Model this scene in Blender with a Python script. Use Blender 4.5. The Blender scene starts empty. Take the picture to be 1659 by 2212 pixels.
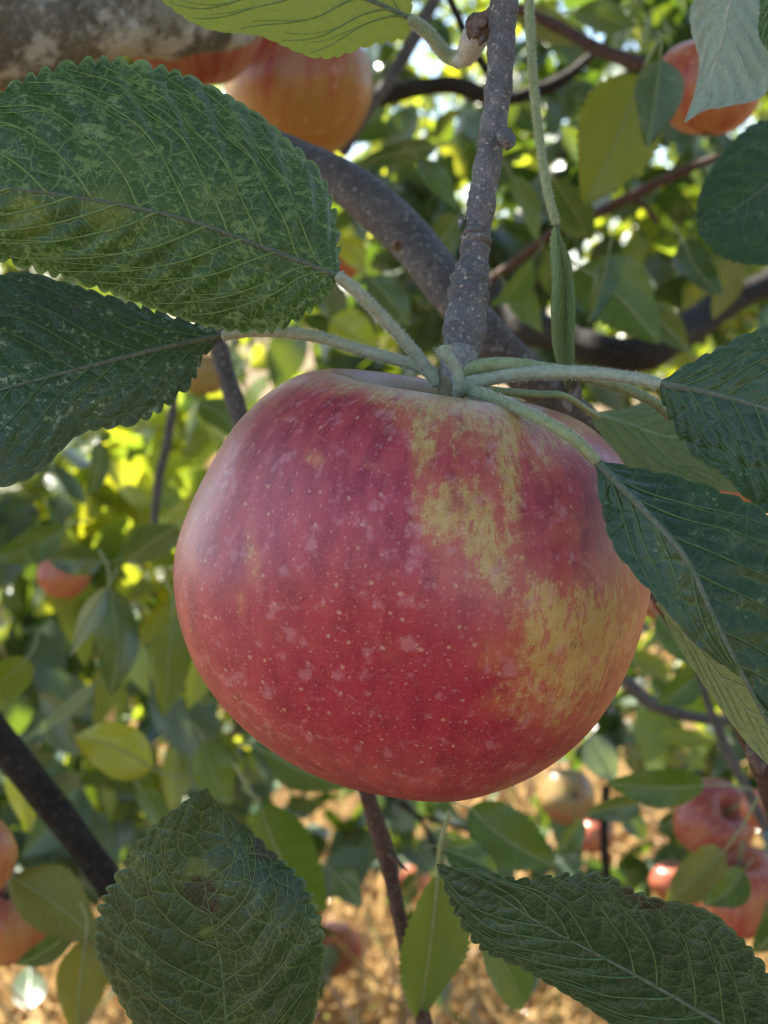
import bpy, math, random
import numpy as np
from mathutils import Vector

rng = np.random.default_rng(11)
random.seed(11)
S = bpy.context.scene
COL = S.collection
R = math.radians

# ------------------------------------------------------------------ camera
CAM_LOC = np.array([0.0, 0.0, 0.95])
PITCH = R(-8.0)
TANH = 0.2884                      # tan(half horizontal field)
camd = bpy.data.cameras.new('camera')
cam = bpy.data.objects.new('camera', camd)
COL.objects.link(cam)
cam.location = CAM_LOC
cam.rotation_euler = (R(90) + PITCH, 0, 0)
camd.sensor_fit = 'HORIZONTAL'
camd.sensor_width = 36.0
camd.lens = 18.0 / TANH
camd.clip_start = 0.01
camd.clip_end = 500.0
camd.dof.use_dof = True
camd.dof.focus_distance = 0.222
camd.dof.aperture_fstop = camd.lens / 1.75       # opening about 1.75 mm wide
camd.dof.aperture_blades = 0
S.camera = cam
FWD = np.array([0, math.cos(PITCH), math.sin(PITCH)])
UPV = np.array([0, -math.sin(PITCH), math.cos(PITCH)])
RGT = np.array([1.0, 0, 0])

# ------------------------------------------------------------------ light
SUN_EL, SUN_AZ = R(52), R(-48)      # azimuth measured from +Y towards +X
SUNV = np.array([math.sin(SUN_AZ) * math.cos(SUN_EL), math.cos(SUN_AZ) * math.cos(SUN_EL), math.sin(SUN_EL)])
world = bpy.data.worlds.new('World')
S.world = world
world.use_nodes = True
wn = world.node_tree
bg = wn.nodes['Background']
sky = wn.nodes.new('ShaderNodeTexSky')
sky.sky_type = 'NISHITA'
sky.sun_disc = False
sky.sun_elevation = SUN_EL
sky.sun_rotation = SUN_AZ
sky.air_density = 1.0
sky.dust_density = 1.0
sky.ozone_density = 1.0
wn.links.new(sky.outputs['Color'], bg.inputs['Color'])
bg.inputs['Strength'].default_value = 0.07
sund = bpy.data.lights.new('sun', 'SUN')
sund.energy = 5.0
sund.angle = R(0.53)
sund.color = (1.0, 0.93, 0.82)
sun = bpy.data.objects.new('sun', sund)
COL.objects.link(sun)
sun.rotation_euler = Vector(SUNV).to_track_quat('Z', 'Y').to_euler()

S.render.engine = 'CYCLES'
S.cycles.use_denoising = True
S.cycles.filter_width = 1.1
S.cycles.max_bounces = 8
S.cycles.transparent_max_bounces = 8
S.cycles.sample_clamp_indirect = 8.0
S.view_settings.view_transform = 'Standard'
S.view_settings.look = 'None'
S.view_settings.gamma = 1.0
S.view_settings.exposure = 2.42
S.view_settings.use_curve_mapping = False


# ------------------------------------------------------------------ helpers
def P(px, py, d):
    """point seen at (px, py) of a 1659 x 2212 picture, d metres in front of the lens"""
    x = (px / 1659.0 - 0.5) * 2 * TANH * d
    y = (0.5 - py / 2212.0) * 2 * TANH * d * 2212.0 / 1659.0
    return CAM_LOC + RGT * x + UPV * y + FWD * d


def proj(v):
    q = v - CAM_LOC
    d = q @ FWD
    return ((q @ RGT) / d / (2 * TANH) + 0.5) * 1659.0, (0.5 - (q @ UPV) / d / (2 * TANH) * 1659.0 / 2212.0) * 2212.0, d


def PX(d):
    return 2 * TANH * d / 1659.0          # metres per pixel at depth d


def crom(pts, n):
    """smooth resample of a polyline (any dimension), uniform in arc length"""
    p = np.asarray(pts, float)
    if len(p) == 2:
        return p[0] + (p[1] - p[0]) * np.linspace(0, 1, n)[:, None]
    e = np.vstack([2 * p[0] - p[1], p, 2 * p[-1] - p[-2]])
    out = []
    tt = np.linspace(0, 1, 24, endpoint=False)[:, None]
    for i in range(len(p) - 1):
        a, b, c, d = e[i], e[i + 1], e[i + 2], e[i + 3]
        out.append(0.5 * (2 * b + (c - a) * tt + (2 * a - 5 * b + 4 * c - d) * tt ** 2 + (3 * b - a - 3 * c + d) * tt ** 3))
    q = np.vstack(out + [p[-1:]])
    s = np.concatenate([[0], np.cumsum(np.linalg.norm(np.diff(q, axis=0), axis=1))])
    u = np.linspace(0, s[-1], n)
    return np.stack([np.interp(u, s, q[:, k]) for k in range(q.shape[1])], 1)


def unit(v):
    return v / (np.linalg.norm(v, axis=-1, keepdims=True) + 1e-12)


def new_mesh(name, verts, faces, mat, attrs=None, smooth=True):
    me = bpy.data.meshes.new(name)
    verts = np.ascontiguousarray(verts, dtype=np.float32)
    if isinstance(faces, np.ndarray):
        k = faces.shape[1]
        me.vertices.add(len(verts))
        me.vertices.foreach_set('co', verts.ravel())
        me.loops.add(faces.size)
        me.loops.foreach_set('vertex_index', faces.astype(np.int32).ravel())
        me.polygons.add(len(faces))
        me.polygons.foreach_set('loop_start', np.arange(0, faces.size, k, dtype=np.int32))
        me.update(calc_edges=True)
    else:
        me.from_pydata(verts.tolist(), [], faces)
    if smooth:
        me.polygons.foreach_set('use_smooth', np.ones(len(me.polygons), bool))
    for k, v in (attrs or {}).items():
        a = me.attributes.new(k, 'FLOAT', 'POINT')
        a.data.foreach_set('value', np.ascontiguousarray(v, dtype=np.float32).ravel())
    if mat:
        me.materials.append(mat)
    me.validate()
    return me


def obj(name, verts, faces, mat, parent=None, attrs=None, smooth=True):
    """verts are in world space; they are stored relative to the parent's origin"""
    v = np.asarray(verts, float)
    if parent is not None:
        v = v - np.array(origin(parent))
        me = new_mesh(name, v, faces, mat, attrs, smooth)
        o = bpy.data.objects.new(name, me)
        o.parent = parent
    else:
        c = v[0].copy()
        me = new_mesh(name, v - c, faces, mat, attrs, smooth)
        o = bpy.data.objects.new(name, me)
        o.location = c
    COL.objects.link(o)
    return o


def origin(o):
    v = Vector((0, 0, 0))
    while o is not None:
        v = v + o.location
        o = o.parent
    return v


def thing(name, loc, label, cat, group=None):
    o = bpy.data.objects.new(name, None)
    o.empty_display_size = 0.01
    o.location = loc
    COL.objects.link(o)
    return tag(o, label, cat, group)


def tag(o, label=None, cat=None, group=None, kind=None):
    if label: o['label'] = label
    if cat: o['category'] = cat
    if group: o['group'] = group
    if kind: o['kind'] = kind
    return o


def frames(c):
    t = unit(np.gradient(c, axis=0))
    n = np.zeros_like(c)
    a = np.array([0, 0, 1.0]) if abs(t[0][2]) < 0.9 else np.array([1.0, 0, 0])
    n[0] = unit(np.cross(np.cross(t[0], a), t[0]))
    for i in range(1, len(c)):
        v = n[i - 1] - t[i] * (n[i - 1] @ t[i])
        n[i] = unit(v)
    return t, n, np.cross(t, n)


def tube(c, r, k=10, lump=0.0, seed=0, flat=None):
    """verts, faces, attrs of a capped tube along c with radii r"""
    c = np.asarray(c, float)
    m = len(c)
    r = np.broadcast_to(np.asarray(r, float), (m,))
    t, n, b = frames(c)
    g = np.random.default_rng(abs(int(seed)))
    th = np.linspace(0, 2 * np.pi, k, endpoint=False)
    rr = np.repeat(r[:, None], k, 1)
    if lump:
        L = np.linspace(0, m / 6.0, m)
        for q in range(4):
            f = g.uniform(0.5, 2.2) * (q + 1)
            rr = rr * (1 + lump / (q + 1) * np.sin(f * L[:, None] + g.uniform(0, 6) + (q % 3) * th[None] * (1 if q % 2 else -1)))
        rr = rr * (1 + 0.35 * lump * g.normal(size=rr.shape))
    sx = 1.0 if flat is None else flat
    v = c[:, None] + rr[..., None] * (np.cos(th)[None, :, None] * n[:, None] + sx * np.sin(th)[None, :, None] * b[:, None])
    i = np.arange(m - 1)[:, None] * k
    j = np.arange(k)[None]
    jn = (j + 1) % k
    f = np.stack([i + j, i + jn, i + k + jn, i + k + j], -1).reshape(-1, 4)
    v = v.reshape(-1, 3)
    s = np.concatenate([[0], np.cumsum(np.linalg.norm(np.diff(c, axis=0), axis=1))])
    la = np.repeat(s, k)
    # round caps: two extra rings shrunk to a point (kept as quads)
    ends = []
    for (idx, sgn) in ((0, -1), (m - 1, 1)):
        ctr = c[idx] + sgn * t[idx] * r[idx] * 0.5
        ring0 = np.arange(k) + idx * k
        mid = c[idx] + sgn * t[idx] * r[idx] * 0.36 + (v[ring0] - c[idx]) * 0.62
        base = len(v)
        v = np.vstack([v, mid, ctr[None] + (v[ring0] - c[idx]) * 0.02])
        la = np.concatenate([la, np.full(2 * k, s[idx])])
        jj = np.arange(k)
        j2 = (jj + 1) % k
        a1 = np.stack([ring0[jj], ring0[j2], base + j2, base + jj], -1)
        a2 = np.stack([base + jj, base + j2, base + k + j2, base + k + jj], -1)
        q = np.vstack([a1, a2])
        ends.append(q if sgn > 0 else q[:, ::-1])
    f = np.vstack([f] + ends)
    return v, f, {'la': la * 100}


def fuzz(c, r, n, length, seed=0):
    """short hairs standing on a tube"""
    g = np.random.default_rng(seed)
    t, nn, b = frames(c)
    i = g.integers(0, len(c) - 1, n)
    w = g.random(n)[:, None]
    p = c[i] * (1 - w) + c[i + 1] * w
    rr = np.broadcast_to(np.asarray(r, float), (len(c),))[i][:, None]
    a = g.uniform(0, 2 * np.pi, n)[:, None]
    d = np.cos(a) * nn[i] + np.sin(a) * b[i]
    d2 = unit(d + g.normal(0, 0.45, (n, 3)))
    s = unit(np.cross(d2, g.normal(size=(n, 3)))) * 0.000034
    ln = length * g.uniform(0.4, 1.0, n)[:, None]
    root = p + d * rr * 0.92
    v = np.stack([root - s, root + s, root + d2 * ln + unit(g.normal(size=(n, 3))) * ln * 0.25], 1).reshape(-1, 3)
    f = np.arange(3 * n).reshape(-1, 3)
    return v, f


# ------------------------------------------------------------------ materials
class NT:
    def __init__(s, name):
        s.m = bpy.data.materials.new(name)
        s.m.use_nodes = True
        s.t = s.m.node_tree
        s.t.nodes.clear()
        s.out = s.t.nodes.new('ShaderNodeOutputMaterial')

    def node(s, typ, **kw):
        n = s.t.nodes.new(typ)
        for k, v in kw.items():
            setattr(n, k, v)
        return n

    def put(s, sock, v):
        if v is None: return
        if isinstance(v, bpy.types.NodeSocket):
            s.t.links.new(v, sock)
        elif isinstance(v, (tuple, list)) and len(v) == 3 and sock.type == 'RGBA':
            sock.default_value = (*v, 1)
        else:
            sock.default_value = v

    def math(s, op, a, b=None, c=None, clamp=False):
        n = s.node('ShaderNodeMath', operation=op, use_clamp=clamp)
        for i, v in enumerate((a, b, c)):
            s.put(n.inputs[i], v)
        return n.outputs[0]

    def vmath(s, op, a, b=None):
        n = s.node('ShaderNodeVectorMath', operation=op)
        s.put(n.inputs[0], a)
        if b is not None: s.put(n.inputs[3] if op == 'SCALE' else n.inputs[1], b)
        return n.outputs[0]

    def attr(s, name):
        return s.node('ShaderNodeAttribute', attribute_name=name).outputs['Fac']

    def xyz(s, x, y, z=0.0):
        n = s.node('ShaderNodeCombineXYZ')
        for i, v in enumerate((x, y, z)): s.put(n.inputs[i], v)
        return n.outputs[0]

    def noise(s, vec, scale, detail=3.0, rough=0.55, dist=0.0, color=False):
        n = s.node('ShaderNodeTexNoise')
        s.put(n.inputs['Vector'], vec)
        n.inputs['Scale'].default_value = scale
        n.inputs['Detail'].default_value = detail
        n.inputs['Roughness'].default_value = rough
        n.inputs['Distortion'].default_value = dist
        return n.outputs['Color' if color else 'Fac']

    def vor(s, vec, scale, feature='F1', out='Distance', dims='3D', rnd=1.0):
        n = s.node('ShaderNodeTexVoronoi', feature=feature, voronoi_dimensions=dims)
        s.put(n.inputs['Vector'], vec)
        n.inputs['Scale'].default_value = scale
        n.inputs['Randomness'].default_value = rnd
        return n.outputs[out]

    def ss(s, v, a, b, lo=0.0, hi=1.0):
        n = s.node('ShaderNodeMapRange', interpolation_type='SMOOTHSTEP')
        s.put(n.inputs[0], v)
        n.inputs[1].default_value = a; n.inputs[2].default_value = b
        n.inputs[3].default_value = lo; n.inputs[4].default_value = hi
        return n.outputs[0]

    def mix(s, f, a, b, blend='MIX'):
        n = s.node('ShaderNodeMix', data_type='RGBA', blend_type=blend)
        s.put(n.inputs[0], f); s.put(n.inputs[6], a); s.put(n.inputs[7], b)
        return n.outputs[2]

    def bump(s, h, strength, dist, normal=None):
        n = s.node('ShaderNodeBump')
        n.inputs['Strength'].default_value = strength
        n.inputs['Distance'].default_value = dist
        s.put(n.inputs['Height'], h)
        if normal is not None: s.put(n.inputs['Normal'], normal)
        return n.outputs[0]

    def bsdf(s, col, rough=0.5, spec=0.5, normal=None, **kw):
        n = s.node('ShaderNodeBsdfPrincipled')
        s.put(n.inputs['Base Color'], col)
        s.put(n.inputs['Roughness'], rough)
        s.put(n.inputs['Specular IOR Level'], spec)
        if normal is not None: s.put(n.inputs['Normal'], normal)
        for k, v in kw.items(): s.put(n.inputs[k], v)
        return n.outputs[0]

    def trans(s, col, normal=None):
        n = s.node('ShaderNodeBsdfTranslucent')
        s.put(n.inputs[0], col)
        if normal is not None: s.put(n.inputs['Normal'], normal)
        return n.outputs[0]

    def mixsh(s, f, a, b):
        n = s.node('ShaderNodeMixShader')
        s.put(n.inputs[0], f); s.t.links.new(a, n.inputs[1]); s.t.links.new(b, n.inputs[2])
        return n.outputs[0]

    def done(s, sh):
        s.t.links.new(sh, s.out.inputs[0])
        return s.m

    def pos(s):
        return s.node('ShaderNodeTexCoord').outputs['Object']


def mat_hero_leaf(name, dark, mid, speck, veinc, under, tr=0.22, trc=(0.16, 0.26, 0.03), sp=0.56, rough=0.42, seed=0.0, vs=1.0, yellow=0.0):
    n = NT(name)
    lx, ly = n.attr('lx'), n.attr('ly')
    v = n.xyz(lx, ly, seed)
    w = n.vmath('ADD', v, n.vmath('SCALE', n.vmath('SUBTRACT', n.noise(v, 1.3, 2, color=True), (0.5, 0.5, 0.5)), 0.22))
    e1 = n.vor(w, 2.7 * vs, 'DISTANCE_TO_EDGE', dims='2D')
    e2 = n.vor(w, 6.5 * vs, 'DISTANCE_TO_EDGE', dims='2D')
    e3 = n.vor(w, 15 * vs, 'DISTANCE_TO_EDGE', dims='2D')
    big = n.noise(v, 0.55, 3)
    med = n.noise(v, 2.2, 4)
    fine = n.noise(v, 9.0, 5, 0.65)
    grain = n.noise(v, 40.0, 2)
    col = n.mix(n.ss(big, 0.35, 0.65), dark, mid)
    col = n.mix(n.ss(med, 0.35, 0.7, 0.0, 0.5), col, mid)
    # pale mite stippling gathered into patches
    sm = n.math('ADD', n.math('MULTIPLY', fine, 0.62), n.math('MULTIPLY', med, 0.38))
    sm = n.math('ADD', sm, n.math('MULTIPLY', n.math('SUBTRACT', grain, 0.5), 0.16))
    spk = n.ss(sm, sp, sp + 0.07)
    col = n.mix(n.math('MULTIPLY', spk, n.ss(big, 0.3, 0.6, 0.35, 0.85)), col, speck)
    if yellow:
        col = n.mix(n.ss(n.noise(v, 0.8, 2), 0.55, 0.72, 0, yellow), col, (0.30, 0.32, 0.04))
    hole = n.ss(n.noise(n.vmath('ADD', v, (7.3, 2.1, 0)), 2.6, 1), 0.75, 0.78)
    col = n.mix(hole, col, (0.035, 0.02, 0.015))
    col = n.mix(n.ss(n.math('ADD', n.attr('yl'), n.math('MULTIPLY', n.math('SUBTRACT', med, 0.5), 0.8)), 0.3, 0.8, 0, 0.4), col, (0.20, 0.22, 0.03))
    col = n.mix(n.ss(n.math('ADD', n.attr('spot'), n.math('MULTIPLY', n.math('SUBTRACT', med, 0.5), 0.8)), 0.35, 0.6), col, (0.022, 0.012, 0.013))
    vl = n.math('MAXIMUM', n.ss(e1, 0.012, 0.05, 0.55, 0), n.math('MAXIMUM', n.ss(e2, 0.015, 0.09, 0.34, 0), n.ss(e3, 0.02, 0.12, 0.12, 0)))
    vl = n.math('MULTIPLY', vl, n.ss(n.noise(v, 0.9, 2), 0.3, 0.6, 0.45, 1.0))
    col = n.mix(vl, col, veinc)
    eg = n.ss(n.attr('ed'), 0.955, 0.995, 0, 0.6)
    col = n.mix(eg, col, veinc)
    # underside: pale and downy
    ucol = n.mix(n.ss(fine, 0.3, 0.7), under, tuple(c * 0.8 for c in under))
    ucol = n.mix(n.math('MULTIPLY', vl, 0.5), ucol, tuple(min(1, c * 1.25) for c in under))
    back = n.node('ShaderNodeNewGeometry').outputs['Backfacing']
    c2 = n.mix(back, col, ucol)
    h = n.math('ADD', n.ss(e1, 0.0, 0.25), n.math('MULTIPLY', n.ss(e2, 0.0, 0.22), 0.32))
    h = n.math('ADD', h, n.math('MULTIPLY', n.ss(e3, 0, 0.25), 0.08))
    h = n.math('ADD', h, n.math('MULTIPLY', fine, 0.35))
    nb = n.bump(h, 0.7, 0.0002)
    rg = n.math('ADD', n.math('MULTIPLY', fine, 0.2), rough - 0.16)
    rg = n.math('ADD', rg, n.math('MULTIPLY', back, 0.3))
    p = n.bsdf(c2, rg, 0.5, nb)
    tcol = n.mix(n.math('MULTIPLY', spk, 0.5), trc, tuple(c * 1.6 for c in trc))
    tcol = n.mix(n.math('MULTIPLY', vl, 0.6), tcol, tuple(c * 0.7 for c in trc))
    return n.done(n.mixsh(tr, p, n.trans(tcol, nb)))


def mat_bg_leaf(name, top, top2, under, trc, tr=0.4, rough=0.34):
    n = NT(name)
    lx, ly = n.attr('lx'), n.attr('ly')
    rd = n.attr('rd')
    v = n.xyz(lx, ly, n.math('MULTIPLY', rd, 31.0))
    ns = n.noise(v, 1.1, 4)
    fine = n.noise(v, 7.0, 3)
    rib = n.ss(n.math('ABSOLUTE', ly), 0.03, 0.08, 0.7, 0.0)
    sv = n.math('ABSOLUTE', n.math('SUBTRACT', n.math('FRACT', n.math('SUBTRACT', n.math('MULTIPLY', lx, 1.25), n.math('MULTIPLY', n.math('ABSOLUTE', ly), 0.8))), 0.5))
    rib = n.math('MAXIMUM', rib, n.ss(sv, 0.0, 0.07, 0.35, 0.0))
    col = n.mix(n.ss(rd, 0.1, 0.9), top, top2)
    col = n.mix(n.ss(ns, 0.5, 0.72, 0, 0.55), col, tuple(c * 1.7 for c in top2))
    col = n.mix(n.ss(fine, 0.58, 0.66, 0, 0.3), col, (0.16, 0.19, 0.08))
    col = n.mix(n.ss(n.noise(v, 1.7, 2), 0.74, 0.78), col, (0.12, 0.05, 0.02))
    col = n.mix(rib, col, (0.17, 0.22, 0.09))
    uc = n.mix(ns, under, tuple(c * 0.75 for c in under))
    uc = n.mix(rib, uc, tuple(min(1, c * 1.4) for c in under))
    back = n.node('ShaderNodeNewGeometry').outputs['Backfacing']
    c2 = n.mix(back, col, uc)
    nb = n.bump(n.math('ADD', ns, n.math('MULTIPLY', rib, -0.4)), 0.5, 0.0008)
    p = n.bsdf(c2, n.math('ADD', n.math('MULTIPLY', back, 0.12), rough), 0.65, nb)
    tc = n.mix(n.ss(rd, 0.2, 0.8), trc, tuple(c * f for c, f in zip(trc, (1.5, 1.15, 0.8))))
    tc = n.mix(n.math('MULTIPLY', rib, 0.5), tc, tuple(c * 0.5 for c in trc))
    return n.done(n.mixsh(tr, p, n.trans(tc, nb)))


def mat_bark(name, c1, c2, spot, rough=0.8, scale=1.0, spots=0.5, lichen=None):
    n = NT(name)
    p = n.pos()
    st = n.noise(p, 260 * scale, 5, 0.6)
    bg_ = n.noise(p, 60 * scale, 4)
    col = n.mix(n.ss(bg_, 0.3, 0.7), c1, c2)
    col = n.mix(n.ss(st, 0.3, 0.75, 0, 0.55), col, tuple(c * 0.45 for c in c1))
    fs = n.noise(p, 1500 * scale, 3, 0.6)
    col = n.mix(n.ss(fs, 0.35, 0.7, 0, 0.6), col, tuple(c * 0.4 for c in c1))
    col = n.mix(n.ss(n.noise(n.vmath('ADD', p, (3.1, 1.7, 0.4)), 700 * scale, 3), 0.56, 0.7, 0, 0.5), col, spot)
    vd = n.vor(p, 420 * scale, 'F1')
    on = n.ss(n.noise(p, 330 * scale, 1), 0.5, 0.56)
    col = n.mix(n.math('MULTIPLY', n.math('MULTIPLY', n.ss(vd, 0.16, 0.34, 1, 0), on), spots), col, spot)
    if lichen:
        lm = n.ss(n.noise(p, 55 * scale, 6, 0.72), 0.48, 0.58, 0, 0.85)
        col = n.mix(lm, col, lichen)
        col = n.mix(n.ss(n.noise(p, 36 * scale, 6, 0.68), 0.55, 0.66, 0, 0.6), col, (0.13, 0.105, 0.055))
    h = n.math('ADD', n.math('ADD', st, n.math('MULTIPLY', fs, 0.3)), n.math('MULTIPLY', bg_, 1.5))
    nb = n.bump(h, 1.0, 0.0020 / scale)
    return n.done(n.bsdf(col, rough, 0.2, nb))


def mat_plain(name, c1, c2, rough=0.6, scale=500, bump=0.0003, tr=0.0):
    n = NT(name)
    p = n.pos()
    ns = n.noise(p, scale, 4)
    col = n.mix(n.ss(ns, 0.3, 0.7), c1, c2)
    nb = n.bump(ns, 0.6, bump)
    sh = n.bsdf(col, rough, 0.35, nb)
    if tr:
        sh = n.mixsh(tr, sh, n.trans(col))
    return n.done(sh)


def mat_apple_main():
    n = NT('apple_skin_streaked')
    p = n.pos()
    ph, pz, pa, gr = n.attr('ph'), n.attr('pz'), n.attr('patch'), n.attr('deep')
    m = n.xyz(ph, pz, 0.0)                       # unrolled skin in cm
    mst = n.xyz(n.math('MULTIPLY', ph, 3.0), pz, 0.0)
    streak = n.noise(mst, 0.75, 5, 0.6)
    bl = n.noise(m, 1.5, 5, 0.6)
    md = n.noise(m, 5.0, 4, 0.6)
    fn = n.noise(m, 17.0, 3, 0.6)
    vf = n.noise(m, 60.0, 2, 0.6)
    # ground colour and blush
    ochre = n.mix(n.ss(bl, 0.3, 0.7), (0.45, 0.27, 0.065), (0.50, 0.34, 0.11))
    red = n.mix(n.ss(streak, 0.36, 0.66), (0.39, 0.040, 0.058), (0.23, 0.012, 0.036))
    red = n.mix(n.ss(bl, 0.45, 0.75, 0, 0.55), red, (0.45, 0.085, 0.085))
    red = n.mix(n.math('MULTIPLY', gr, n.ss(md, 0.3, 0.6, 0.35, 1.0)), red, (0.34, 0.010, 0.037))
    # mottling: fine pores let the ground colour through
    por = n.ss(n.math('ADD', n.math('MULTIPLY', fn, 0.6), n.math('MULTIPLY', md, 0.4)), 0.5, 0.64, 0, 0.34)
    red = n.mix(por, red, (0.46, 0.09, 0.105))
    red = n.mix(n.ss(vf, 0.52, 0.70, 0, 0.30), red, (0.58, 0.21, 0.20))
    # patch edge, broken up along the meridians
    hair = n.noise(n.xyz(n.math('MULTIPLY', ph, 7.0), n.math('MULTIPLY', pz, 0.9), 5.0), 1.5, 3, 0.6)
    e = n.math('MULTIPLY', pa, 0.95)
    for q_, a_ in ((streak, 1.35), (md, 1.2), (fn, 0.6), (hair, 0.6)):
        e = n.math('ADD', e, n.math('MULTIPLY', n.math('SUBTRACT', q_, 0.5), a_))
    red = n.mix(n.ss(n.math('ADD', pa, n.math('MULTIPLY', n.math('SUBTRACT', bl, 0.5), 0.9)), 0.08, 0.6, 0, 0.7), red, (0.47, 0.13, 0.07))
    mk = n.math('MULTIPLY', n.ss(e, 0.36, 0.92), 0.95)
    col = n.mix(mk, red, ochre)
    dash = n.noise(n.xyz(n.math('MULTIPLY', ph, 4.2), n.math('MULTIPLY', pz, 1.5), 3.0), 1.6, 4, 0.62)
    col = n.mix(n.math('MULTIPLY', n.math('MULTIPLY', n.ss(dash, 0.52, 0.60), 0.8), n.ss(pa, 0.1, 0.4)), col, n.mix(fn, (0.40, 0.05, 0.05), (0.45, 0.12, 0.06)))
    dk = n.noise(n.xyz(n.math('MULTIPLY', ph, 2.0), pz, 9.0), 1.3, 6, 0.65)
    col = n.mix(n.math('MULTIPLY', n.ss(dk, 0.50, 0.70), 0.45), col, (0.16, 0.006, 0.026))
    # russet netting on the ground colour
    net = n.vor(n.vmath('ADD', m, n.vmath('SCALE', n.noise(m, 12, 2, color=True), 0.12)), 13.0, 'DISTANCE_TO_EDGE', dims='2D')
    netm = n.math('MULTIPLY', n.math('MULTIPLY', n.ss(net, 0.02, 0.1, 1, 0), mk), n.ss(md, 0.42, 0.62, 0.0, 0.5))
    col = n.mix(netm, col, (0.62, 0.52, 0.32))
    col = n.mix(n.math('MULTIPLY', n.math('MULTIPLY', n.ss(vf, 0.55, 0.66), mk), 0.5), col, (0.66, 0.55, 0.32))
    # pale lenticels, two sizes
    for sc, r0, r1, th, cc, am in ((2.1, 0.02, 0.11, 0.55, (0.58, 0.36, 0.22), 0.6), (4.6, 0.02, 0.16, 0.5, (0.60, 0.30, 0.27), 0.45), (9.0, 0.02, 0.2, 0.55, (0.58, 0.26, 0.23), 0.3)):
        mw = n.vmath('ADD', m, n.vmath('SCALE', n.vmath('SUBTRACT', n.noise(m, 9, 2, color=True), (0.5, 0.5, 0.5)), 0.07))
        d = n.vor(mw, sc, 'F1', dims='2D')
        on = n.ss(n.vor(mw, sc, 'F1', 'Color', dims='2D'), th, th + 0.05)
        col = n.mix(n.math('MULTIPLY', n.math('MULTIPLY', n.ss(d, r0, r1, 1, 0), on), am), col, cc)
    # corky scars
    d = n.vor(n.vmath('ADD', m, n.vmath('SCALE', n.noise(m, 14, 2, color=True), 0.25)), 0.62, 'F1', dims='2D')
    sc_ = n.math('MULTIPLY', n.ss(d, 0.035, 0.075, 1, 0), n.ss(mk, 0.4, 0.9, 0.1, 1))
    col = n.mix(n.math('MULTIPLY', sc_, n.ss(fn, 0.4, 0.6)), col, (0.20, 0.10, 0.04))
    # waxy bloom blotches, plus sky sheen painted on in pale lavender
    bm = n.math('MULTIPLY', n.attr('bloom_sheen'), n.ss(fn, 0.2, 0.8, 0.45, 0.8))
    blot = n.noise(n.vmath('ADD', m, (4.0, 9.0, 2.0)), 3.2, 4, 0.6)
    col = n.mix(n.ss(blot, 0.54, 0.70, 0, 0.34), col, (0.58, 0.28, 0.32))
    col = n.mix(bm, col, (0.56, 0.36, 0.46))
    # top hollow: brown green russet
    tp = n.attr('top')
    col = n.mix(n.math('MULTIPLY', tp, n.ss(bl, 0.2, 0.7, 0.6, 1)), col, n.mix(md, (0.17, 0.15, 0.045), (0.24, 0.17, 0.08)))
    h = n.math('ADD', n.math('MULTIPLY', fn, 0.5), n.math('ADD', n.math('MULTIPLY', vf, 0.25), n.math('MULTIPLY', netm, 0.4)))
    nb = n.bump(h, 0.45, 0.0003)
    rg = n.math('ADD', n.ss(fn, 0.2, 0.8, 0.30, 0.44), n.math('MULTIPLY', netm, 0.12))
    sh = n.bsdf(col, rg, 0.4, nb, **{'Coat Weight': 0.10, 'Coat Roughness': 0.16, 'Subsurface Weight': 0.05, 'Subsurface Radius': (0.004, 0.0015, 0.001), 'Subsurface Scale': 0.3})
    return n.done(sh)


def mat_apple_bg(name, red, gold, amount, cap=0.0):
    n = NT(name)
    p = n.pos()
    tc = n.node('ShaderNodeSeparateXYZ')
    n.put(tc.inputs[0], p)
    ang = n.math('ARCTAN2', tc.outputs[1], tc.outputs[0])
    st = n.noise(n.xyz(n.math('MULTIPLY', ang, 5.0), n.math('MULTIPLY', tc.outputs[2], 30), 0), 1.2, 4)
    bl = n.noise(p, 22, 3)
    f = n.math('ADD', n.math('MULTIPLY', st, 0.5), n.math('MULTIPLY', bl, 0.5))
    if cap:      # redder towards the stalk end
        f = n.math('SUBTRACT', f, n.math('MULTIPLY', tc.outputs[2], cap / 0.058 * 0.22))
    f = n.ss(f, amount - 0.14, amount + 0.14)
    col = n.mix(f, red, gold)
    col = n.mix(n.ss(n.noise(p, 260, 3), 0.6, 0.7, 0, 0.4), col, (0.6, 0.35, 0.2))
    return n.done(n.bsdf(col, 0.36, 0.5, n.bump(bl, 0.2, 0.001)))


LEAF_A = mat_hero_leaf('leaf_green_stippled', (0.009, 0.033, 0.011), (0.021, 0.062, 0.015), (0.18, 0.25, 0.09), (0.21, 0.30, 0.11), (0.26, 0.32, 0.22), 0.20, (0.10, 0.21, 0.02), 0.515, 0.42, 1.0, 1.0, 0.1)
LEAF_B = mat_hero_leaf('leaf_dark_bluish', (0.010, 0.032, 0.018), (0.018, 0.048, 0.022), (0.24, 0.31, 0.21), (0.085, 0.135, 0.065), (0.24, 0.30, 0.22), 0.14, (0.08, 0.18, 0.02), 0.545, 0.46, 5.0, 0.85)
LEAF_C = mat_hero_leaf('leaf_deep_green', (0.012, 0.038, 0.016), (0.022, 0.062, 0.021), (0.17, 0.23, 0.11), (0.075, 0.13, 0.045), (0.26, 0.33, 0.20), 0.14, (0.08, 0.18, 0.02), 0.575, 0.38, 9.0, 0.72)
LEAF_G = mat_hero_leaf('leaf_worn_dark', (0.010, 0.030, 0.013), (0.022, 0.050, 0.012), (0.12, 0.15, 0.055), (0.13, 0.18, 0.065), (0.24, 0.30, 0.2), 0.12, (0.07, 0.16, 0.02), 0.55, 0.5, 13.0, 1.0, 0.04)
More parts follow.
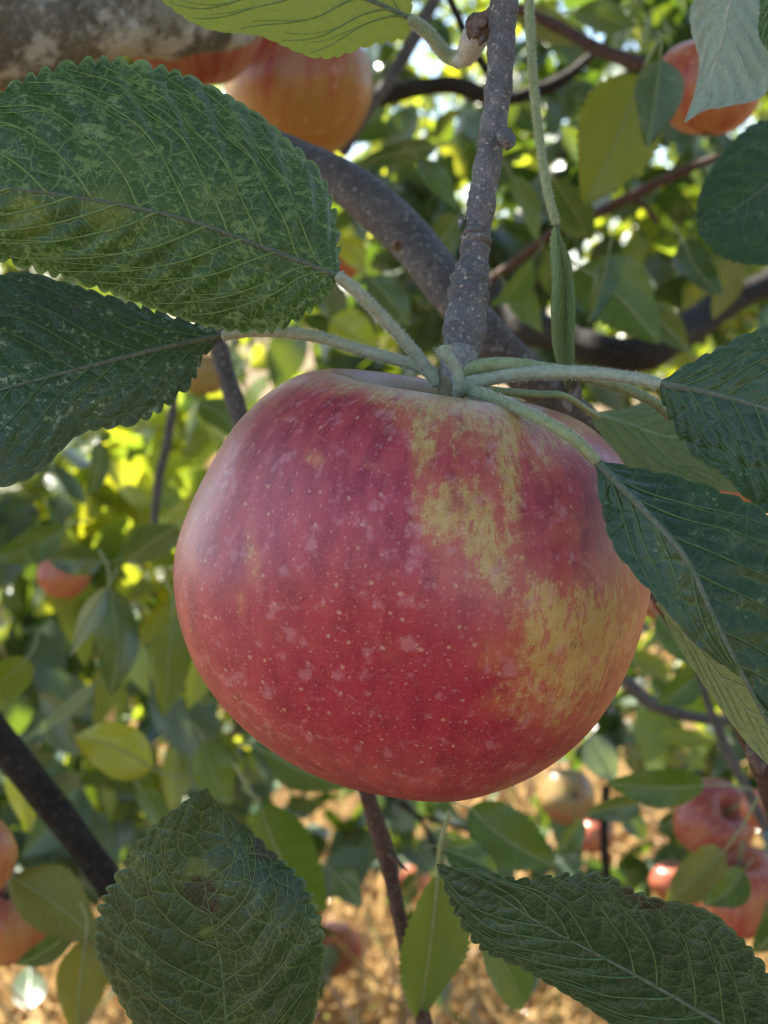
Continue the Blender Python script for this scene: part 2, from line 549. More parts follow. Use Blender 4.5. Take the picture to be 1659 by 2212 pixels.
LEAF_H = mat_hero_leaf('leaf_scalloped_dark', (0.008, 0.028, 0.015), (0.016, 0.046, 0.019), (0.085, 0.12, 0.05), (0.10, 0.155, 0.07), (0.24, 0.30, 0.22), 0.10, (0.06, 0.15, 0.02), 0.57, 0.46, 33.0, 1.0)
LEAF_I = mat_hero_leaf('leaf_sunlit_lime', (0.14, 0.20, 0.03), (0.20, 0.27, 0.04), (0.28, 0.32, 0.08), (0.30, 0.36, 0.10), (0.22, 0.28, 0.08), 0.5, (0.42, 0.52, 0.05), 0.6, 0.5, 17.0, 1.0)  # sun glowing through the blade is put into this lime colour
LEAF_J = mat_hero_leaf('leaf_pale_underside', (0.03, 0.08, 0.03), (0.05, 0.11, 0.04), (0.16, 0.20, 0.10), (0.2, 0.26, 0.14), (0.36, 0.43, 0.36), 0.2, (0.2, 0.3, 0.06), 0.6, 0.5, 21.0, 1.0)
LEAF_E = mat_hero_leaf('leaf_sage_underside', (0.03, 0.08, 0.03), (0.05, 0.11, 0.04), (0.16, 0.20, 0.10), (0.2, 0.26, 0.14), (0.27, 0.34, 0.16), 0.2, (0.2, 0.3, 0.06), 0.6, 0.5, 23.0, 1.0)
LEAF_F = mat_hero_leaf('leaf_olive_underside', (0.03, 0.08, 0.03), (0.05, 0.11, 0.04), (0.16, 0.20, 0.10), (0.2, 0.26, 0.14), (0.16, 0.20, 0.09), 0.3, (0.2, 0.3, 0.05), 0.6, 0.5, 25.0, 1.0)
BGL = {
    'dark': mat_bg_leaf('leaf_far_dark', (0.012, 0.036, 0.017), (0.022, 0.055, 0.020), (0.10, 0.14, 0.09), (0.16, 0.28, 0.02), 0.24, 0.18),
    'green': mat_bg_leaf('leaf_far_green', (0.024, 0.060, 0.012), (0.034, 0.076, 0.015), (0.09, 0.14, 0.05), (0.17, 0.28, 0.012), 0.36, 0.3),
    'lime': mat_bg_leaf('leaf_far_sunlit_lime', (0.09, 0.16, 0.025), (0.14, 0.20, 0.03), (0.20, 0.27, 0.10), (0.40, 0.52, 0.03), 0.5, 0.2),  # sunlit copy of the far leaf, glow put into its colour
    'dullyellow': mat_bg_leaf('leaf_far_dull_yellow', (0.085, 0.125, 0.022), (0.10, 0.135, 0.025), (0.14, 0.17, 0.05), (0.22, 0.31, 0.02), 0.45, 0.5),
    'olive': mat_bg_leaf('leaf_far_olive', (0.045, 0.065, 0.016), (0.06, 0.075, 0.018), (0.10, 0.12, 0.05), (0.22, 0.27, 0.03), 0.42, 0.45),
    'grey': mat_bg_leaf('leaf_far_grey', (0.12, 0.17, 0.13), (0.16, 0.21, 0.16), (0.32, 0.38, 0.31), (0.26, 0.36, 0.12), 0.25, 0.35),
}
PETIOLE = mat_plain('petiole_downy', (0.30, 0.33, 0.235), (0.42, 0.45, 0.35), 0.75, 900, 0.0002, 0.0)
PETIOLE_G = mat_plain('petiole_green', (0.22, 0.27, 0.12), (0.31, 0.36, 0.20), 0.7, 900, 0.0002)
PETIOLE_F = mat_plain('petiole_far', (0.20, 0.25, 0.10), (0.28, 0.30, 0.14), 0.6, 300, 0.0002)
HAIR = mat_plain('leaf_down', (0.55, 0.58, 0.48), (0.65, 0.66, 0.58), 0.8, 500, 0.0, 0.4)
VEIN = mat_plain('vein_pale', (0.12, 0.19, 0.055), (0.18, 0.26, 0.09), 0.55, 900, 0.0001)
VEIN_P = mat_plain('vein_straw', (0.09, 0.125, 0.045), (0.135, 0.17, 0.065), 0.55, 900, 0.0001)
VEIN_D = mat_plain('vein_dim', (0.06, 0.105, 0.04), (0.095, 0.15, 0.06), 0.55, 900, 0.0001)
RIB = mat_plain('midrib_downy', (0.085, 0.11, 0.075), (0.14, 0.165, 0.12), 0.75, 1200, 0.0002)
WOOL = mat_plain('spur_wool', (0.36, 0.37, 0.36), (0.52, 0.52, 0.49), 0.9, 1500, 0.0006)
BARK_T = mat_bark('bark_grey_twig', (0.15, 0.148, 0.16), (0.25, 0.24, 0.245), (0.48, 0.44, 0.38), 0.72, 1.6, 0.8)
BARK_B = mat_bark('bark_grey_branch', (0.10, 0.088, 0.085), (0.155, 0.135, 0.125), (0.34, 0.31, 0.27), 0.6, 1.0, 0.6)
BARK_D = mat_bark('bark_dark', (0.018, 0.015, 0.011), (0.038, 0.031, 0.022), (0.10, 0.085, 0.06), 0.7, 0.7, 0.4)
BARK_R = mat_bark('bark_brown_twig', (0.085, 0.045, 0.032), (0.13, 0.075, 0.055), (0.22, 0.16, 0.12), 0.6, 1.0, 0.4)
BARK_L = mat_bark('bark_lichen', (0.15, 0.135, 0.11), (0.25, 0.225, 0.18), (0.36, 0.34, 0.28), 0.9, 0.8, 0.5, (0.48, 0.47, 0.42))
SCALE = mat_plain('bud_scale', (0.08, 0.05, 0.04), (0.17, 0.12, 0.10), 0.8, 900, 0.0004)
STEMM = mat_plain('apple_stalk', (0.13, 0.10, 0.05), (0.22, 0.19, 0.10), 0.7, 800, 0.0003)
CALYX = mat_plain('apple_calyx', (0.05, 0.035, 0.025), (0.12, 0.09, 0.06), 0.9, 600, 0.0005)
DRY = mat_plain('dry_leaf', (0.13, 0.10, 0.085), (0.21, 0.17, 0.15), 0.8, 500, 0.0005, 0.2)

# ------------------------------------------------------------------ ground
def mat_ground():
    n = NT('ground_straw')
    p = n.pos()
    a = n.noise(p, 1.3, 5)
    b = n.noise(p, 22, 5, 0.7)
    st = n.noise(n.vmath('MULTIPLY', p, (1, 6, 1)), 30, 3)
    c = n.mix(n.ss(a, 0.35, 0.65), (0.13, 0.085, 0.04), (0.22, 0.15, 0.07))
    c = n.mix(n.ss(b, 0.35, 0.7), c, (0.05, 0.035, 0.02))
    c = n.mix(n.ss(st, 0.5, 0.7), c, (0.28, 0.20, 0.10))
    c = n.mix(n.ss(n.noise(p, 0.7, 3), 0.6, 0.7, 0, 0.6), c, (0.10, 0.13, 0.04))
    return n.done(n.bsdf(c, 0.85, 0.2, n.bump(b, 1.0, 0.03)))


gn = 90
ax = np.sign(np.linspace(-1, 1, gn)) * np.abs(np.linspace(-1, 1, gn)) ** 3 * 220
gx, gy = np.meshgrid(ax, ax + 2, indexing='ij')
gz = 0.04 * np.sin(gx * 1.1 + 1) * np.cos(gy * 0.9) * np.exp(-(gx ** 2 + gy ** 2) / 900)
gi = np.arange((gn - 1))[:, None] * gn + np.arange(gn - 1)[None]
gf = np.stack([gi, gi + gn, gi + gn + 1, gi + 1], -1).reshape(-1, 4)
gr_ = obj('ground', np.stack([gx, gy, gz], -1).reshape(-1, 3), gf, mat_ground())
tag(gr_, kind='structure')


def gz_at(x, y):
    return 0.04 * np.sin(x * 1.1 + 1) * np.cos(y * 0.9)


def straw():
    # tussocks of standing straw with thinner lying stalks between them
    K = 1500
    ky = 1.1 + 9.0 * rng.random(K) ** 1.5
    kx = rng.uniform(-1, 1, K) * (0.5 * ky + 0.5)
    N1, N2 = 26000, 46000
    kk = rng.integers(0, K, N1)
    x = np.concatenate([kx[kk] + rng.normal(0, .05, N1), rng.uniform(-1, 1, N2) * 3.2])
    y = np.concatenate([ky[kk] + rng.normal(0, .05, N1), 1.1 + 7.5 * rng.random(N2) ** 1.6])
    N = N1 + N2
    z = gz_at(x, y) - 0.005
    h = np.concatenate([rng.uniform(.08, .32, N1) * (.5 + .8 * rng.random(K)[kk]), rng.uniform(.08, .25, N2)])
    az = np.concatenate([np.arctan2(y[:N1] - ky[kk], x[:N1] - kx[kk]) + rng.normal(0, .8, N1), rng.uniform(0, 6.28, N2)])
    lean = np.concatenate([np.clip(rng.normal(.45, .3, N1), 0, 1.3), np.clip(rng.normal(1.25, .2, N2), .5, 1.5)])
    d = np.stack([np.cos(az) * np.sin(lean), np.sin(az) * np.sin(lean), np.cos(lean)], 1)
    w = rng.uniform(0.002, 0.0075, N)
    s = unit(np.cross(d, rng.normal(size=(N, 3)))) * w[:, None]
    b = np.stack([x, y, z], 1)
    m = b + d * h[:, None] * 0.55
    dd = unit(d + np.array([0, 0, -0.45]) + rng.normal(0, 0.25, (N, 3)))
    t = m + dd * h[:, None] * 0.5
    t[:, 2] = np.maximum(t[:, 2], b[:, 2] + 0.008)
    v = np.stack([b - s, b + s, m + s * 0.8, m - s * 0.8, t + s * 0.2, t - s * 0.2], 1).reshape(-1, 3)
    o = np.arange(N)[:, None] * 6
    f = np.concatenate([o + [0, 1, 2, 3], o + [3, 2, 4, 5]], 0)
    n = NT('straw_blades')
    rd = n.attr('rd')
    c = n.mix(rd, (0.24, 0.135, 0.048), (0.56, 0.40, 0.19))
    c = n.mix(n.ss(rd, 0.90, 0.93), c, (0.11, 0.17, 0.04))
    mt = n.done(n.mixsh(0.45, n.bsdf(c, 0.13, 0.7), n.trans(c)))
    g = obj('dry_grass', v, f, mt, attrs={'rd': np.repeat(np.concatenate([rng.random(K)[kk] * .6 + rng.random(N1) * .4, rng.random(N2)]), 6)}, smooth=True)
    tag(g, 'tangle of dry straw coloured grass covering the ground', 'grass', kind='stuff')


straw()

# ------------------------------------------------------------------ simple leaves, fast
LT = np.linspace(0, 1, 13)
def leaf_profile(t, fat=0.5):
    w = np.sin(np.pi * np.clip(t, 0, 1) ** 0.82) ** 0.75
    return w * (1 - 0.25 * t)


def many_leaves(n, base, dirs, nrm, length, ratio, g, nt=7, ns=2, rd=None):
    """n low-poly curved leaves in one mesh: base points, midrib directions, face normals"""
    t = np.linspace(0, 1, nt)
    s = np.linspace(-1, 1, 2 * ns + 1)
    d = unit(dirs)
    side = unit(np.cross(d, nrm))
    up = np.cross(side, d)
    curl = g.normal(0.18, 0.22, n)
    cup = g.normal(0.20, 0.2, n)
    wav = g.uniform(0, 6, n)
    T, Sx = np.meshgrid(t, s, indexing='ij')
    prof = leaf_profile(T)
    L = length[:, None, None]
    Wd = (length * ratio * 0.5)[:, None, None]
    x = L * T
    y = Wd * prof * Sx
    z = -curl[:, None, None] * L * T ** 2 + cup[:, None, None] * Wd * np.abs(Sx) * prof + 0.06 * L * np.sin(7 * T + wav[:, None, None] + 1.5 * Sx) * np.abs(Sx) * prof
    v = base[:, None, None] + x[..., None] * d[:, None, None] + y[..., None] * side[:, None, None] + z[..., None] * up[:, None, None]
    k = 2 * ns + 1
    per = nt * k
    i = np.arange(nt - 1)[:, None] * k + np.arange(2 * ns)[None]
    f1 = np.stack([i, i + k, i + k + 1, i + 1], -1).reshape(-1, 4)
    f = (np.arange(n)[:, None, None] * per + f1[None]).reshape(-1, 4)
    rd = g.random(n) if rd is None else rd
    at = {'lx': (x * 100).reshape(-1), 'ly': (y * 100).reshape(-1), 'rd': np.repeat(rd, per)}
    return v.reshape(-1, 3), f, at


def in_ball(n, g, shell=0.0):
    d = unit(g.normal(size=(n, 3)))
    r = (shell + (1 - shell) * g.random(n)) ** (1 / 3)
    return d * r[:, None]


def crown_leaves(centre, radii, n, g, size=0.065, clump=0, shell=0.1):
    c = np.array(centre); rr = np.array(radii)
    if clump:
        cc = in_ball(clump, g, shell)
        k = g.integers(0, clump, n)
        q = cc[k] + g.normal(0, 0.12 * (14.0 / clump) ** 0.2, (n, 3))
    else:
        q = in_ball(n, g, shell)
    b = c + q * rr
    d = unit(g.normal(0, 0.7, (n, 3)) + np.array([0, 0, -0.55]))
    nn = unit(g.normal(0, 0.7, (n, 3)) + np.array([0, 0, 0.8]) + q * 0.3)
    ln = size * g.uniform(0.65, 1.25, n)
    return b, d, nn, ln


# ------------------------------------------------------------------ far apple trees
FAR_LEAF = mat_bg_leaf('leaf_orchard', (0.018, 0.050, 0.016), (0.042, 0.082, 0.020), (0.12, 0.17, 0.085), (0.30, 0.42, 0.02), 0.42, 0.10)


def far_tree(x, y, h, lumps, nleaf, label, seed, trunk_r=0.07, size=0.075):
    g = np.random.default_rng(seed)
    t = thing('apple_tree', (x, y, 0), label, 'tree', 'apple trees standing behind the fruit')
    c = crom([(x, y, -0.02), (x + g.normal(0, .05), y, h * .25), (x + g.normal(0, .12), y + .05, h * .55), (x + g.normal(0, .2), y, h * .85)], 26)
    v, f, a = tube(c, np.linspace(trunk_r, trunk_r * .35, 26), 12, 0.10, seed)
    tr_ = obj('trunk', v, f, BARK_D, t, a)
    V, F, A = [], [], {'lx': [], 'ly': [], 'rd': []}
    off = 0
    for (lx, ly, lz, rx, ry, rz) in lumps:
        ctr = np.array([x + lx, y + ly, lz])
        j = g.integers(6, 14)
        mid = (c[j] + ctr) / 2 + g.normal(0, .08, 3)
        lc = crom([c[j], mid, ctr, ctr + g.normal(0, .25, 3)], 18)
        v, f, a = tube(lc, np.linspace(trunk_r * .5, 0.006, 18), 8, 0.08, seed + j)
        obj('limb', v, f, BARK_D, t, a)
        n = int(nleaf * rx * ry * rz ** 0.5 / sum(q[3] * q[4] * q[5] ** 0.5 for q in lumps))
        b, d, nn, ln = crown_leaves(ctr, (rx, ry, rz), n, g, size, 26, 0.1)
        v, f, a = many_leaves(n, b, d, nn, ln, g.uniform(.5, .7, n), g, 5, 1)
        V.append(v); F.append(f + off); off += len(v)
        for k in A: A[k].append(a[k])
    cr = obj('crown', np.vstack(V), np.vstack(F), FAR_LEAF, t, {k: np.concatenate(q) for k, q in A.items()})
    cr['kind'] = 'stuff'
    return t


far_tree(-1.9, 4.7, 3.2, [(-.5, 0, 1.5, .75, .7, .6), (.35, .2, 1.75, .7, .6, .6), (-.1, .1, 2.3, .9, .8, .6), (.55, -.1, .95, .5, .5, .4), (-.7, .1, .8, .6, .5, .35)], 9000,
         'leafy apple tree with dark trunk at far left behind the big apple', 101)
far_tree(2.0, 4.9, 3.2, [(-.45, 0, 1.55, .8, .7, .6), (.4, .2, 1.6, .8, .7, .7), (0, .1, 2.4, .9, .8, .6), (-.8, .1, 1.0, .45, .5, .35), (.5, 0, .85, .5, .5, .35)], 9500,
         'leafy apple tree at far right behind the hanging fruit', 102)
far_tree(-.35, 7.4, 3.4, [(-.6, 0, 1.5, .9, .7, .7), (.6, .2, 1.45, .9, .7, .7), (-.5, .1, 2.4, .7, .8, .6), (.95, .1, 2.3, .7, .6, .6)], 8500,
         'distant apple tree straight behind the twig of the big apple', 103)
far_tree(-3.4, 7.5, 3.6, [(-.7, 0, 1.5, 1.1, .8, .8), (.7, .2, 1.5, 1.1, .8, .8), (0, .1, 2.6, 1.2, .8, .8)], 7000,
         'distant apple tree at the left edge of the orchard', 104)
far_tree(3.3, 7.8, 3.6, [(-.8, 0, 1.5, 1.2, .8, .8), (.7, .2, 1.6, 1.1, .8, .8), (0, .1, 2.6, 1.2, .8, .8)], 7000,
         'distant apple tree at the right edge of the orchard', 105)

# ------------------------------------------------------------------ this tree: unseen leaf masses added for shade, and loose sprays behind
def foliage(name, lumps, label, seed, mats=('dark', 'green'), size=0.07):
    g = np.random.default_rng(seed)
    V, F, A = [], [], {'lx': [], 'ly': [], 'rd': []}
    off = 0
    for (ctr, rad, n, cl) in lumps:
        b, d, nn, ln = crown_leaves(ctr, rad, n, g, size, cl, 0.0)
        v, f, a = many_leaves(n, b, d, nn, ln, g.uniform(.5, .68, n), g, 7, 2)
        V.append(v); F.append(f + off); off += len(v)
        for k in A: A[k].append(a[k])
    o = obj(name, np.vstack(V), np.vstack(F), BGL[mats], attrs={k: np.concatenate(q) for k, q in A.items()})
    tag(o, label, 'foliage', kind='stuff')
    return o


APC = P(900, 1270, 0.245)           # heart of the big apple
SH = APC + SUNV * 0.62
foliage('unseen_shade_canopy', [(SH + np.array([0, 0, .03]), (.30, .22, .12), 620, 0), (SH + np.array([-.10, -.05, .12]), (.35, .25, .12), 420, 0),
                             (APC + SUNV * 0.95 + np.array([.15, 0, .05]), (.45, .3, .15), 420, 0),
                             (np.array([-.05, .62, .93]) + SUNV * .62, (.40, .28, .10), 280, 8), (np.array([.0, 1.05, .80]) + SUNV * .85, (.55, .35, .12), 150, 8),
                             (np.array([0, 1.5, .85]) + SUNV * 1.15, (1.0, .5, .13), 480, 12), (np.array([.1, .3, 0]) + SUNV * 2.1, (1.0, .75, .15), 1100, 16),
                             ((-1.15, .35, 2.35), (1.4, 1.2, .3), 3000, 30), ((.3, .2, 2.6), (1.3, 1.2, .3), 1500, 24),
                             ((.85, .15, 1.2), (.25, .6, .6), 800, 0), ((.35, .1, 1.75), (.6, .55, .15), 700, 0), ((.6, -.7, 1.3), (.4, .3, .6), 500, 0)],  # out-of-view leaf masses added to block sun and side skylight
        'unseen leafy crown of the tree added around the picture for shade', 301, 'dark')


def SPR(px, py, d, wx, wy, wd, n, cl=5):
    """a loose spray of leaves: centre, half sizes in metres"""
    return (P(px, py, d), (wx, wd, wy), n, cl)


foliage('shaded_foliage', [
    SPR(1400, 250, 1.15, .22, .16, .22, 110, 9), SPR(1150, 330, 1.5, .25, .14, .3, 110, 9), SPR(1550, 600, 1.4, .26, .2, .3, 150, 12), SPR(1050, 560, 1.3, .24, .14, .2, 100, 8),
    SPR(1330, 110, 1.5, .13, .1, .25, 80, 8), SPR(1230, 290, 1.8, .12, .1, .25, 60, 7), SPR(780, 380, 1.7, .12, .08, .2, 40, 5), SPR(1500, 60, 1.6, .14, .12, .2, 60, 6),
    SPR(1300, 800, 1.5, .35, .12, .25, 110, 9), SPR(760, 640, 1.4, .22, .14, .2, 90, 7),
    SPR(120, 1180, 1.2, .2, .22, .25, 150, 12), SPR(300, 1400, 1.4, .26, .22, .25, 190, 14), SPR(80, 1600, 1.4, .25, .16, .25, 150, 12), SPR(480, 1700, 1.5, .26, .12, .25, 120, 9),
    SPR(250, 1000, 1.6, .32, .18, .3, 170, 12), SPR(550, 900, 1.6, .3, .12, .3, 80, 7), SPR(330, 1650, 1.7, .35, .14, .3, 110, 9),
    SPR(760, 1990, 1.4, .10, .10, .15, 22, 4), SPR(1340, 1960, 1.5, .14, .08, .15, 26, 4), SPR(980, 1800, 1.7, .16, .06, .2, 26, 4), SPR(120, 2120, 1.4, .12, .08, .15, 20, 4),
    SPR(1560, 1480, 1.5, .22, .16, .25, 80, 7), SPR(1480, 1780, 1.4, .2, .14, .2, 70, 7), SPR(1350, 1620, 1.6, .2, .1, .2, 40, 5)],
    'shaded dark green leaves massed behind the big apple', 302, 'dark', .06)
foliage('sun_tinted_foliage', [
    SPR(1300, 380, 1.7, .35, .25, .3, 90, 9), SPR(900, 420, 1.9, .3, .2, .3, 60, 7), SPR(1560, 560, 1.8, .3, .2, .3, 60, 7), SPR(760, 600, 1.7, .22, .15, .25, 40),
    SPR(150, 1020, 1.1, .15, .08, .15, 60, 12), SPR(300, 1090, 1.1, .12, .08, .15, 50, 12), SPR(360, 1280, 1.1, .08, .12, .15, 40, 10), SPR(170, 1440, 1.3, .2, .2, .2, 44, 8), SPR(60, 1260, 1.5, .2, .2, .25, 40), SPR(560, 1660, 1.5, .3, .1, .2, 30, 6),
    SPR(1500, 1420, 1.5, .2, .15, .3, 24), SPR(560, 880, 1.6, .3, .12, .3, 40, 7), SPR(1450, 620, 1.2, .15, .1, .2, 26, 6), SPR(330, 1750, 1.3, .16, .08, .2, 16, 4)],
    'yellow green leaves coloured as if sunlit behind the big apple', 303, 'lime', .055)  # the lime leaf colour carries the sunlight

foliage('sun_fleck_sprigs', [SPR(x_, y_, d_, .10, .08, .12, 46, 8) for x_, y_, d_ in (
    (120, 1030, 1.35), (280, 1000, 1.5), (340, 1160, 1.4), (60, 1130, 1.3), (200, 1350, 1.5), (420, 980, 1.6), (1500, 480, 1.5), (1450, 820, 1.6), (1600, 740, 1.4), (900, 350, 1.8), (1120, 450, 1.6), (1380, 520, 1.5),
    (780, 520, 1.6), (1540, 1420, 1.5), (470, 1640, 1.5))], 'small leaves tinted bright as sun flecks through the shaded foliage', 304, 'lime', .034)  # brightly coloured leaves standing in for sun flecks

# fallen leaves and windfall litter on the ground
g_ = np.random.default_rng(77)
n_ = 1500
ly_ = 1.2 + 7 * g_.random(n_) ** 1.4
lx_ = g_.uniform(-1, 1, n_) * (.5 * ly_ + .4)
v_, f_, a_ = many_leaves(n_, np.stack([lx_, ly_, gz_at(lx_, ly_) + g_.uniform(.01, .09, n_)], 1), g_.normal(0, 1, (n_, 3)) * np.array([1, 1, .35]), g_.normal(0, .45, (n_, 3)) + np.array([0, 0, 1.0]),
                         g_.uniform(.04, .085, n_), g_.uniform(.45, .7, n_), g_, 6, 2)
n = NT('leaf_litter')
rd_ = n.attr('rd')
c_ = n.mix(rd_, (0.24, 0.12, 0.055), (0.60, 0.44, 0.28))
c_ = n.mix(n.ss(rd_, .8, .84), c_, (0.34, 0.36, 0.08))
tag(obj('leaf_litter', v_, f_, n.done(n.mixsh(.25, n.bsdf(c_, .12, .7), n.trans(c_))), attrs=a_), 'scattered dry fallen leaves lying among the straw', 'leaf litter', kind='stuff')

# ------------------------------------------------------------------ branches and twigs behind
def branch(name, pts, radii, mat, label, cat='branch', k=12, lump=0.05, seed=1, group=None, n=60, parts=()):
    """pts: (px, py, depth), radii in px at that point"""
    w = np.array([P(*q) for q in pts])
    rr = np.array([r_ * PX(q[2]) for q, r_ in zip(pts, radii)])
    c4 = crom(np.hstack([w, rr[:, None]]), n)
    t = thing(name, w[0], label, cat, group)
    v, f, a = tube(c4[:, :3], c4[:, 3], k, lump, seed)
    sh = obj('bark', v, f, mat, t, a)
    return t, c4


branch('bark_limb', [(-1100, -120, .42), (-600, -40, .40), (-160, 20, .40), (0, 45, .40), (160, 30, .41), (330, 25, .42), (480, 45, .44), (540, 70, .47)], [230, 215, 175, 130, 98, 92, 66, 22], BARK_L,
       'thick lichen covered limb crossing the top left corner', k=28, lump=0.06, seed=3, n=90)
tl, tc = branch('smooth_branch', [(-500, 330, .66), (-150, 345, .55), (180, 310, .45), (430, 285, .39), (540, 300, .38), (650, 345, .37), (760, 405, .36), (880, 510, .35), (965, 620, .335), (1060, 735, .33), (1180, 850, .34), (1300, 960, .36), (1420, 1150, .40)],
                [34, 34, 34, 34, 36, 40, 47, 50, 48, 47, 44, 40, 34], BARK_B, 'smooth grey branch slanting down behind the apple stem', k=24, lump=0.03, seed=5, n=120)
for (px, py, r_) in ((858, 520, 12), (1000, 640, 9)):
    c = P(px, py, .322)
    th = np.linspace(0, 2 * np.pi, 10, endpoint=False)
    q = crom([c + FWD * .004, c + FWD * .001, c - FWD * .0012], 6)
    v, f, a = tube(q, np.array([1.3, 1.25, 1.1, .8, .55, .3]) * r_ * PX(.32), 9, .12, int(px))
    obj('knot', v, f, SCALE, tl, a)
branch('mossy_limb', [(1000, 590, .95), (1130, 690, .85), (1270, 750, .8), (1400, 760, .8), (1520, 685, .85), (1680, 600, .9), (1800, 560, .95)], [34, 42, 41, 36, 34, 32, 28], BARK_D,
       'dark mossy limb curving behind the right hand leaves', k=18, lump=0.13, seed=7)
branch('brown_twig', [(980, 650, .8), (1080, 590, .78), (1200, 500, .74), (1290, 460, .72), (1400, 405, .7), (1520, 350, .68), (1590, 328, .67)], [9, 10, 11, 12, 11, 9, 7], BARK_R,
       'slender reddish brown twig rising towards the right edge', 'twig', seed=8)
branch('side_twig', [(1290, 460, .71), (1370, 430, .72), (1420, 480, .73)], [8, 7, 5], BARK_R, 'short brown side shoot forking below the reddish twig', 'twig', seed=9)
branch('dark_twig', [(1100, 10, .6), (1200, 55, .6), (1290, 105, .59), (1385, 140, .58)], [10, 13, 15, 17], BARK_R, 'dark brown twig at top right beside the green stalk', 'twig', seed=10)
branch('dark_twig', [(960, -30, .55), (1000, 60, .55), (1050, 150, .55), (1110, 215, .55)], [9, 9, 9, 8], BARK_D, 'thin dark twig passing behind the top of the grey twig', 'twig', seed=11)
branch('dark_twig', [(950, -20, .7), (900, 70, .7), (850, 160, .7), (800, 230, .7), (740, 330, .7)], [14, 15, 15, 14, 12], BARK_B, 'grey twig slanting down across the patch of sky', 'twig', seed=12)
branch('dark_twig', [(800, 215, .95), (900, 190, .95), (990, 185, .95), (1080, 215, .95), (1200, 180, .95), (1280, 120, .95)], [20, 20, 20, 17, 14, 10], BARK_D, 'dark bough lying level under the patch of sky', 'branch', seed=13)
branch('upright_twig', [(462, 690, .42), (470, 740, .42), (492, 820, .42), (515, 890, .42), (540, 960, .42)], [20, 20, 20, 21, 22], BARK_B, 'grey twig standing just left of the apple shoulder', 'twig', seed=14)
branch('thin_twig', [(378, 850, .7), (360, 960, .7), (342, 1040, .7), (335, 1130, .7), (350, 1200, .7)], [9, 10, 10, 9, 8], BARK_B, 'thin twig hanging left of the big apple', 'twig', seed=15)
branch('dark_branch', [(-700, 900, .55), (-400, 1130, .52), (-120, 1440, .5), (0, 1600, .5), (100, 1725, .5), (180, 1830, .5), (250, 1925, .5), (330, 2040, .5), (420, 2230, .5), (560, 2600, .5)], [40, 38, 36, 38, 38, 35, 33, 30, 28, 24], BARK_D, 'dark branch slanting in from the left edge below the apple', seed=16)
bt, bc = branch('hanging_twig', [(660, 1250, .40), (720, 1480, .37), (770, 1640, .36), (795, 1720, .36), (828, 1830, .36), (850, 1920, .36), (880, 2060, .36), (910, 2180, .36), (925, 2260, .36), (1000, 2700, .36)], [14, 14, 15, 17, 21, 17, 17, 17, 17, 16], BARK_R, 'dark twig hanging straight below the big apple', 'twig', seed=17)
v, f, a = tube(crom([P(835, 1835, .36), P(858, 1860, .355), P(880, 1880, .352)], 10), np.linspace(13, 2, 10) * PX(.36), 9, .05, 4)
obj('spur', v, f, BARK_R, bt, a)
rt, rc = branch('brown_branch', [(1400, 1260, .3), (1460, 1345, .3), (1520, 1430, .3), (1580, 1520, .3), (1625, 1600, .3), (1665, 1700, .3), (1690, 1800, .3)], [16, 19, 22, 24, 27, 26, 24], BARK_R, 'brown twig running down the right edge beneath the dark leaf', seed=18)
v, f, a = tube(crom([P(1630, 1600, .296), P(1640, 1640, .288), P(1645, 1672, .285)], 10), np.array([10, 17, 22, 25, 26, 25, 22, 17, 11, 5]) * PX(.29), 11, .12, 6)
obj('bud', v, f, SCALE, rt, a)
branch('grey_shoot', [(1350, 1470, .7), (1410, 1520, .7), (1500, 1550, .7), (1600, 1560, .7)], [14, 15, 12, 10], BARK_B, 'grey shoot leaning right of the apple bottom', 'twig', seed=19)
branch('thin_twig', [(1500, 1420, .6), (1530, 1520, .6), (1570, 1620, .6), (1610, 1700, .6), (1655, 1790, .6)], [8, 9, 11, 11, 11], BARK_B, 'thin grey twig along the right edge above the red apple', 'twig', seed=20)
branch('thin_twig', [(1310, 1700, .8), (1305, 1790, .8), (1310, 1880, .8), (1330, 1960, .8)], [10, 10, 9, 8], BARK_D, 'thin dark twig hanging beside the yellowish apple', 'twig', seed=21)
branch('thin_twig', [(870, 1730, .7), (920, 1790, .7), (955, 1870, .7), (975, 1900, .7)], [5, 5, 5, 4], BARK_D, 'hair thin twig between the apple and the lower right leaf', 'twig', seed=22)
branch('thin_twig', [(820, 1700, .9), (900, 1760, .9), (1000, 1790, .9), (1100, 1830, .9)], [5, 5, 5, 4], BARK_D, 'hair thin twig level below the big apple', 'twig', seed=23)
branch('leaning_tree', [(330, 780, 1.9), (345, 900, 1.9), (335, 1000, 1.9), (345, 1110, 1.9), (340, 1300, 1.9)], [52, 50, 50, 56, 62], BARK_L, 'brown bare tree stem standing behind the left hand leaves', 'tree', seed=24, k=16, lump=.08)

# ------------------------------------------------------------------ apples
PROF = np.array([(0.0, .40), (.07, .42), (.15, .50), (.26, .64), (.38, .735), (.50, .755), (.66, .69), (.82, .53), (.935, .29), (.995, .04), (.972, -.2), (.89, -.44), (.755, -.65),
                 (.59, -.81), (.42, -.92), (.28, -.962), (.17, -.94), (.08, -.88), (0.0, -.86)])


